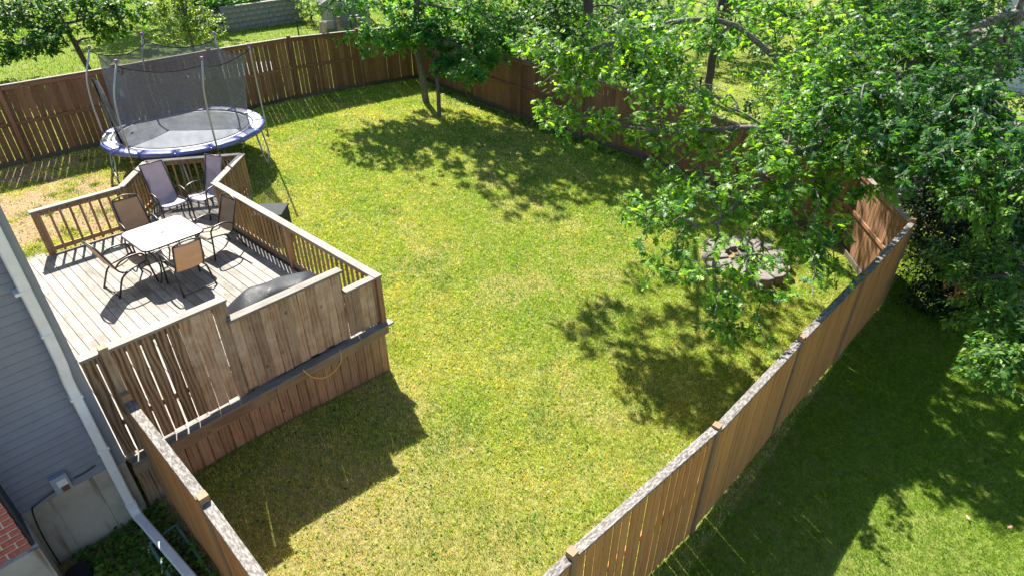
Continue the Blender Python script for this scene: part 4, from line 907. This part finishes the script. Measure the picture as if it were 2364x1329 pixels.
bush('bush', 'dense low bush behind the fence under the oak limbs', (16.5, 8.8), (1.1, 1.8, 1.15), 140, 22, .12, DK, DK2, 43, group=G1)
bush('bush', 'dark bush behind the fence next to the oak trunk', (16.6, 5.4), (1.2, 1.7, 1.3), 140, 22, .12, DK, DK2, 44, group=G1)
bush('bush', 'tall dark bush beyond the corner maple, against the top of the view', (19.5, 19.5), (2.4, 2.6, 2.3), 230, 22, .16, DK, DK2, 45, group=G1)
bush('bush', 'dark bush farther out beyond the fence, right of the sunlit patch', (25.0, 6.2), (2.6, 2.2, 2.0), 220, 22, .16, DK, DK2, 46, group=G1)
bush('bush', 'wide dark bush far behind the oak at the right', (21.5, 3.2), (2.0, 1.8, 1.9), 190, 22, .14, DK, DK2, 47, group=G1)
bush('bush', 'far dark bush left of the sunlit patch', (24.5, 14.8), (2.4, 2.2, 2.2), 200, 22, .16, DK, DK2, 48, group=G1)
bx, by = 23.0, 10.6
tree('black_oak_tree', 'dark-trunked tree standing on the sunlit lawn beyond the fence', 'tree', (bx, by, g(bx, by)), [(bx, by, g(bx, by) - .1), (bx - .1, by, 3.5), (bx, by, 7.5)], [[(bx - 1, by - .6, 5), (bx - 2, by - 1, 5.4)]], [((bx - 1.2, by - .5, 6.2), (2.2, 2.2, 1.2), 110), ((bx + 1, by + 1, 6.8), (2, 2, 1.3), 90), ((bx - .2, by - 1.8, 3.6), (.9, .8, .6), 40)], lobed(), .16, 13, (.03, .10, .015), (.09, .2, .03), trad=.17, seed=51, bark='bark2')
tree('tall_oak_tree', 'tall tree rooted behind the middle of the right fence, its crown above the view', 'tree', (17.3, 12.4, g(17.3, 12.4)), [(17.3, 12.4, 0), (17.2, 12.4, 4), (17, 12.5, 8.5)], [[(16, 11.5, 5.6), (14.8, 10.6, 5.9)], [(16.2, 14, 5.8), (15.2, 15, 6.2)], [(15.5, 11.4, 6.6), (13.5, 10.5, 7.0), (11.4, 9.6, 7.3)]],
     [((15.2, 11.3, 5.9), (1.8, 1.8, .7), 270), ((15.2, 14.2, 6.0), (1.8, 1.8, .8), 270), ((16.6, 16.2, 6.1), (1.5, 1.5, .7), 130), ((16.6, 12.7, 5.9), (1.3, 1.5, .7), 110), ((11, 9.5, 7.4), (1.6, 1.4, .6), 44), ((12.6, 10.3, 7.4), (1.4, 1.3, .6), 40), ((12.9, 8.5, 6.9), (1.3, 1.2, .5), 40), ((10.3, 11, 7.2), (.9, .9, .5), 28), ((9.8, 8.2, 7.2), (.9, .9, .4), 26), ((17, 12.5, 7.6), (2.4, 2.6, 1.2), 120), ((16.2, 9.2, 6.0), (1.6, 1.5, .7), 130), ((17.2, 13.5, 3.9), (1.3, 1.6, .8), 60), ((17.6, 10.3, 3.6), (1.2, 1.4, .8), 50)], lobed(), .17, 12, (.03, .10, .015), (.09, .2, .03), trad=.17, seed=52, bark='bark2')
for lb_, c_, rd_, n_, sd_ in (('tall dark bush just beyond the fence, left of the oak limbs at the top', (18.7, 14.6), (1.9, 2.2, 2.1), 260, 91), ('tall dark bush beyond the fence at the top centre', (20.3, 11.9), (1.3, 1.3, 1.9), 170, 92),
   ('tall dark bush right of the sunlit patch beyond the oak', (20.6, 5.3), (1.7, 1.5, 2.2), 230, 93), ('big dark bush behind the oak at the right', (20.0, 2.4), (2.0, 1.6, 2.3), 260, 94), ('dark thicket behind the corner fence at the right edge', (17.6, -.2), (1.8, 1.5, 1.9), 240, 95),
   ('far dark thicket left of the pale house', (27, 3.6), (3, 2.4, 2.8), 300, 96), ('distant dark thicket in front of the pale house', (31, 6.5), (3.4, 2.4, 2.8), 260, 90), ('distant dark thicket at the top, past the sunlit patch', (31, 13.5), (4, 3, 2.6), 300, 97), ('distant dark thicket at the top, above the right fence', (26, 19), (4, 4, 2.6), 300, 98)):
    bush('bush', lb_, c_, rd_, n_, 24, .17, DK, DK2, sd_, group=G1)
tree('shade_tree', 'tall tree at the far end of the neighbour lawn', 'tree', (13.2, 34.5, g(13.2, 34.5)), [(13.2, 34.5, g(13.2, 34.5)), (13.2, 34.5, 6), (13, 34.6, 10)], [], [((12.5, 33.5, 9.0), (2.8, 2.6, 1.6), 160), ((14, 36, 9), (2.6, 2.6, 1.6), 110), ((10.5, 33, 8.6), (2, 2, 1.2), 90)], oval(.36, .1), .24, 14, DK, DK2, trad=.2, seed=99, bark='bark2')
# small trees and shrubs on the neighbour's lawn behind the trampoline
zb_ = g(6.1, 24.6)
tree('fruit_tree', 'spreading fruit tree on the neighbour lawn at the far left', 'tree', (6.1, 24.6, zb_), [(6.1, 24.6, zb_ - .1), (5.95, 24.65, zb_ + 1.0), (5.7, 24.6, zb_ + 1.9)], [[(5.2, 25.0, zb_ + 1.8), (4.2, 25.6, zb_ + 2.4)], [(6.6, 24.2, zb_ + 1.8), (7.3, 23.9, zb_ + 2.2)]],
     [((4.3, 25.7, zb_ + 2.0), (1.6, 1.4, 1.0), 190), ((5.8, 24.7, zb_ + 2.2), (1.6, 1.4, .9), 190), ((7.2, 23.9, zb_ + 2.0), (1.2, .9, .7), 110), ((5.0, 23.9, zb_ + 1.4), (1.0, .8, .5), 80), ((4.3, 24.6, zb_ + 1.0), (.9, .7, .4), 50), ((6.9, 24.3, zb_ + 1.3), (.7, .6, .4), 40)], oval(.36, .12), .13, 17, (.04, .12, .025), (.1, .2, .04), trad=.09, seed=61, bark='bark2')
bp = ground(452, 132)
tree('small_bushy_tree', 'small yellow-green bushy tree directly behind the trampoline net', 'tree', (bp.x, bp.y, bp.z), [(bp.x, bp.y, bp.z - .1), (bp.x, bp.y, bp.z + 1.2), (bp.x, bp.y, bp.z + 2.4)], [], [((bp.x, bp.y, bp.z + 1.1), (1.4, 1.4, .9), 250), ((bp.x - .1, bp.y, bp.z + 2.1), (1.1, 1.1, .8), 150), ((bp.x - 1.1, bp.y + .6, bp.z + 1.5), (.5, .5, .3), 20)], oval(.3, .1), .09, 20, (.10, .19, .03), (.24, .33, .06), trad=.06, seed=62)
# garden wall with blocks and planting
wl = ground(532, 72); wr = ground(680, 52)
wall = empty('retaining_wall', tuple(wl)); tag(wall, 'low retaining wall of grey concrete blocks holding up a planted bed', 'wall')
d = (wr - wl); L_ = Vector((d.x, d.y, 0)).length; d = Vector((d.x, d.y, 0)).normalized(); wl = wl - d * .2; L_ += .3; nrm_ = Vector((d.y, -d.x, 0)); an = math.atan2(d.y, d.x)
for r_ in range(5):
    k = 0; x_ = -.2 if r_ % 2 else 0
    while x_ < L_:
        MBx = Matrix.Translation((wl.x + d.x * (x_ + .2), wl.y + d.y * (x_ + .2), wl.z - .1 + r_ * .2)) @ Matrix.Rotation(an, 4, 'Z') @ Matrix.Translation((0, random.uniform(-.01, .01), 0))
        if 'bm_' not in globals(): bq = MB().box(-.195, .195, -.1, .1, 0, .19); bm_ = mesh_from('block', bq.v, bq.f, M['block'])
        link('block', bm_, wall, MBx); x_ += .4
for k in range(int(L_ / .5)):
    link('coping', bm_, wall, Matrix.Translation((wl.x + d.x * (k * .5 + .25), wl.y + d.y * (k * .5 + .25), wl.z + .9)) @ Matrix.Rotation(an, 4, 'Z') @ Matrix.Diagonal((1.25, 1.3, .35, 1)))
bedc = wl + d * (L_ / 2) - nrm_ * 1.9
MB().box(-L_ / 2, L_ / 2, -1.75, 1.75, -.3, .86).build('planting_bed', M['ash'], wall, M=Matrix.Translation((bedc.x, bedc.y, wl.z)) @ Matrix.Rotation(an, 4, 'Z'))
def cover(name, lab, c, sx, sy, rot, z0, h, n, c1, c2, ls, seed, zf=None):
    r = np.random.default_rng(seed); lx = r.uniform(-sx, sx, n); ly = r.uniform(-sy, sy, n); ca, sa = math.cos(rot), math.sin(rot)
    X_ = c[0] + lx * ca - ly * sa; Y_ = c[1] + lx * sa + ly * ca; keep = fbm(X_, Y_, .5, seed) > .38; X_, Y_ = X_[keep], Y_[keep]; n = len(X_)
    Z_ = (gz(X_, Y_) if zf else z0) + h * r.random(n) * (.4 + vnoise(X_, Y_, .25, seed)); lv, lf = oval(.42, .1)
    az = r.random(n) * 6.28; yv = np.c_[np.cos(az), np.sin(az), r.normal(size=n) * .3]; yv /= np.linalg.norm(yv, axis=1)[:, None]; up = np.c_[r.normal(size=n) * .4, r.normal(size=n) * .4, np.ones(n)]
    xv2 = np.cross(yv, up); xv2 /= np.linalg.norm(xv2, axis=1)[:, None]; zv = np.cross(xv2, yv); s = ls * (.5 + r.random(n)); B = np.stack([xv2, yv, zv], 2) * s[:, None, None]
    VL = (np.einsum('nij,vj->nvi', B, lv) + np.c_[X_, Y_, Z_][:, None]).reshape(-1, 3); FL = (lf[None] + (np.arange(n) * 5)[:, None, None]).reshape(-1, 3)
    cc = np.array(c1) * (1 - r.random((n, 1))) + np.array(c2) * r.random((n, 1))
    return tag(link(name, np_mesh(name, VL, FL, M['leaf'], np.repeat(cc, 5, 0))), lab, 'plants', kind='stuff')
cover('bed_plants', 'green leafy plants growing on top of the block wall', (bedc.x, bedc.y), L_ / 2, 1.7, an, wl.z + .88, .35, 9000, (.06, .18, .03), (.14, .3, .05), .13, 71)
cover('ground_cover', 'low green weeds in the dark soil beside the foundation', (.25, 6.0), .5, .85, 0, 0, .07, 2400, (.05, .14, .02), (.14, .26, .04), .05, 72, True)
cover('fence_weeds', 'small weeds along the shaded foot of the far fence', (14.7, 13), .25, 5.0, 0, 0, .09, 2200, (.03, .10, .02), (.07, .17, .03), .06, 73, True)
# clover and broad-leaf weeds in the turf
cover('lawn_clover', 'patches of clover and broad-leaved weeds in the lawn', (8, 9), 7, 7.5, 0, 0, .03, 26000, (.05, .14, .02), (.11, .23, .04), .032, 74, True)
G2 = 'shrubs behind the left fence'
p = ground(640, 12); 
for i, (a, b, rr, lb_) in enumerate([(720, 52, (1.2, 1.2, .8), 'yellow-green shrub between the block wall and the shed'), (700, 12, (1.8, 1.5, 1.0), 'loose shrub behind the shed at the top of the view'), (860, 5, (1.6, 1.6, 1.5), 'shrub behind the shed roof')]):
    p = ground(a, b); bush('shrub', lb_, (p.x, p.y), rr, 110, 16, .10, (.07, .17, .03), (.2, .3, .06), 80 + i, group=G2)
# shed
sp_ = ground(800, 95)
sh = empty('garden_shed', (16.6, 23.6, g(16.6, 23.6))); tag(sh, 'beige garden shed with a black shingle roof beyond the corner of the fence', 'shed')
zs = g(16.6, 23.6); sp2 = ground(806, 70); sM = Matrix.Translation((sp2.x + .47 * 1.4, sp2.y + .88 * 1.4, sp2.z)) @ Matrix.Diagonal((.85, .85, .85, 1)) @ Matrix.Rotation(R(62), 4, 'Z')
wl_ = MB(); wl_.add([(-1.6, -1.2, 0), (-1.6, 1.2, 0), (-1.6, 1.2, 1.35), (-1.6, 0, 2.05), (-1.6, -1.2, 1.35), (1.6, -1.2, 0), (1.6, 1.2, 0), (1.6, 1.2, 1.35), (1.6, 0, 2.05), (1.6, -1.2, 1.35)], [(4, 3, 2, 1, 0), (5, 6, 7, 8, 9), (0, 5, 9, 4), (1, 2, 7, 6)]); wl_.build('wall', M['shed'], sh, M=sM)
dd_ = [(-1.62, y_, z_) for y_, z_ in ((-.75, .05), (.75, .05), (.75, 1.0), (.5, 1.22), (0, 1.32), (-.5, 1.22), (-.75, 1.0))]
MB().add(dd_ + [(x_ - .03, y_, z_) for x_, y_, z_ in dd_], [tuple(range(6, -1, -1)), tuple(range(7, 14))] + [(i, (i + 1) % 7, 7 + (i + 1) % 7, 7 + i) for i in range(7)]).build('door', M['sheddoor'], sh, M=sM)
for s in (-1, 1):
    for r_ in range(7):
        t0, t1 = r_ / 7, (r_ + 1.08) / 7
        y0_, z0_ = s * 1.38 * (1 - t0), 1.27 + .83 * t0; y1_, z1_ = s * 1.38 * (1 - min(t1, 1)), 1.27 + .83 * min(t1, 1)
        for k in range(9):
            x0_ = -1.75 + k * .389 + random.uniform(0, .006); x1_ = x0_ + .38; th = .028
            q = MB().add([(x0_, y0_, z0_ + .03), (x1_, y0_, z0_ + .03), (x1_, y1_, z1_ + .012), (x0_, y1_, z1_ + .012), (x0_, y0_, z0_), (x1_, y0_, z0_)], [(0, 1, 2, 3) if s < 0 else (3, 2, 1, 0), (4, 5, 1, 0), (0, 3, 4), (1, 5, 2)]); q.build('shingle', M['shingle'], sh, M=sM)
# odds and ends behind the left fence
def thing_px(px, py): p = ground(px, py); return p
p = Vector((11.35, 19.1, g(11.35, 19.1)))
for i, (dx_, hh, lb_) in enumerate([(0, 2.35, 'raw wooden plank leaning behind the fence, left of the pair'), (.14, 2.33, 'raw wooden plank leaning behind the fence, right of the pair')]):
    tag(beam('plank', (11.2 + dx_, 19.0, g(11.3, 19) - .02), (11.45 + dx_, 18.72, g(11.3, 19) + hh - .35 + .1), .12, .04, (0, 1, 0), M['plank']), lb_, 'plank', 'planks leaning behind the fence')
for i, (px_, py_, hh, lb_) in enumerate([(712, 95, .9, 'weathered stump-like stake behind the fence near the planks'), (748, 95, .55, 'short pale stake behind the fence beside the shed')]):
    x_ = (12.5, 13.3)[i]; tag(beam('stake', (x_, 19.4, g(x_, 19.4) - .1), (x_ + .05, 19.4, g(x_, 19.4) + 1.9 + hh * .2), .11, .09, (0, 1, 0), M['post_top']), lb_, 'stake', 'stakes behind the fence')
cf = empty('wire_fence', (13.4, 22, g(13.4, 22))); tag(cf, 'thin black wire fence beyond the left boundary near the shed', 'fence')
for k in range(2): beam('post', (14.9 - k * 1.2, 22.2 + k * 2.0, g(14, 22) - .1), (14.9 - k * 1.2, 22.2 + k * 2.0, g(14, 22) + 1.25), .045, .045, (0, 1, 0), M['cable'], cf)
for zh in (.1, .65, 1.2): tube('wire', [(14.9, 22.2, g(14, 22) + zh), (13.7, 24.2, g(14, 22) + zh)], .006, M['cable'], cf, 4)
tp_ = MB(); n = 16; pts2 = [ (9.2 + 1.5 * math.cos(a) * (1 + .08 * math.sin(3 * a)), 20.6 + 1.0 * math.sin(a)) for a in np.linspace(0, 2 * math.pi, n + 1)[:-1]]
tag(tp_.prism(pts2, g(9.2, 20.6) - .1, g(9.2, 20.6) + .5).build('covered_pool', M['tarp']), 'low round pool under a grey-blue cover behind the fence', 'pool')
# pale house far at the right
hx0 = ground(2364, 60)
fh = empty('far_house', (44, 3, g(44, 3))); tag(fh, 'house with pale blue horizontal siding glimpsed at the top right corner', 'house')
for k in range(22):
    zb = g(44, 0) + k * .2; MB().add([(36.0, -9, zb), (36.0, 3.6, zb), (36.04, 3.6, zb + .2), (36.04, -9, zb + .2), (36.05, -9, zb), (36.05, 3.6, zb)], [(3, 2, 1, 0), (0, 1, 5, 4)]).build('siding_board', M['whitesiding'], fh)
MB().box(36.05, 46, -9, 3.6, g(44, 0), g(44, 0) + 4.4).build('wall', M['whitesiding'], fh)
MB().add([(35.6, -9.4, 4), (35.6, 4, 4), (41, 4, 6.6), (41, -9.4, 6.6), (46.4, 4, 4), (46.4, -9.4, 4)], [(0, 1, 2, 3), (3, 2, 4, 5), (1, 4, 2), (0, 3, 5), (0, 5, 4, 1)]).build('roof', M['shingle'], fh)
# wire fence seen beyond the oak
wf = empty('wire_fence', (21, 6, g(21, 6))); tag(wf, 'thin wire strands crossing the sunlit lawn beyond the oak', 'fence')
for zh in (.5, .85, 1.2): tube('wire', [(21, 4, g(21, 6) + zh), (21, 13, g(21, 9) + zh)], .006, M['cable'], wf, 4)
for yy_ in (4, 7, 10, 13): beam('post', (21, yy_, g(21, yy_) - .1), (21, yy_, g(21, yy_) + 1.3), .05, .05, (1, 0, 0), M['cable'], wf)
# fallen leaves
for i, (px_, py_, lb_) in enumerate([(1092, 1044, 'curled dry leaf lying alone on the sunny middle lawn'), (2228, 1192, 'pale fallen oak leaf on the shaded grass at the lower right'), (2322, 1222, 'second pale fallen leaf, nearer the right edge')]):
    p = ground(px_, py_); lv, lf = lobed()
    me = np_mesh('fallen_leaf', lv * .085 * np.array([1, 1, -1.2]), lf, M['skirt']); tag(link('fallen_leaf', me, None, Matrix.Translation(p + Vector((0, 0, .05))) @ Matrix.Rotation(i * 2.1, 4, 'Z')), lb_, 'leaf', 'fallen leaves')
for o in bpy.data.objects:
    if '_w' in o.keys(): del o['_w']
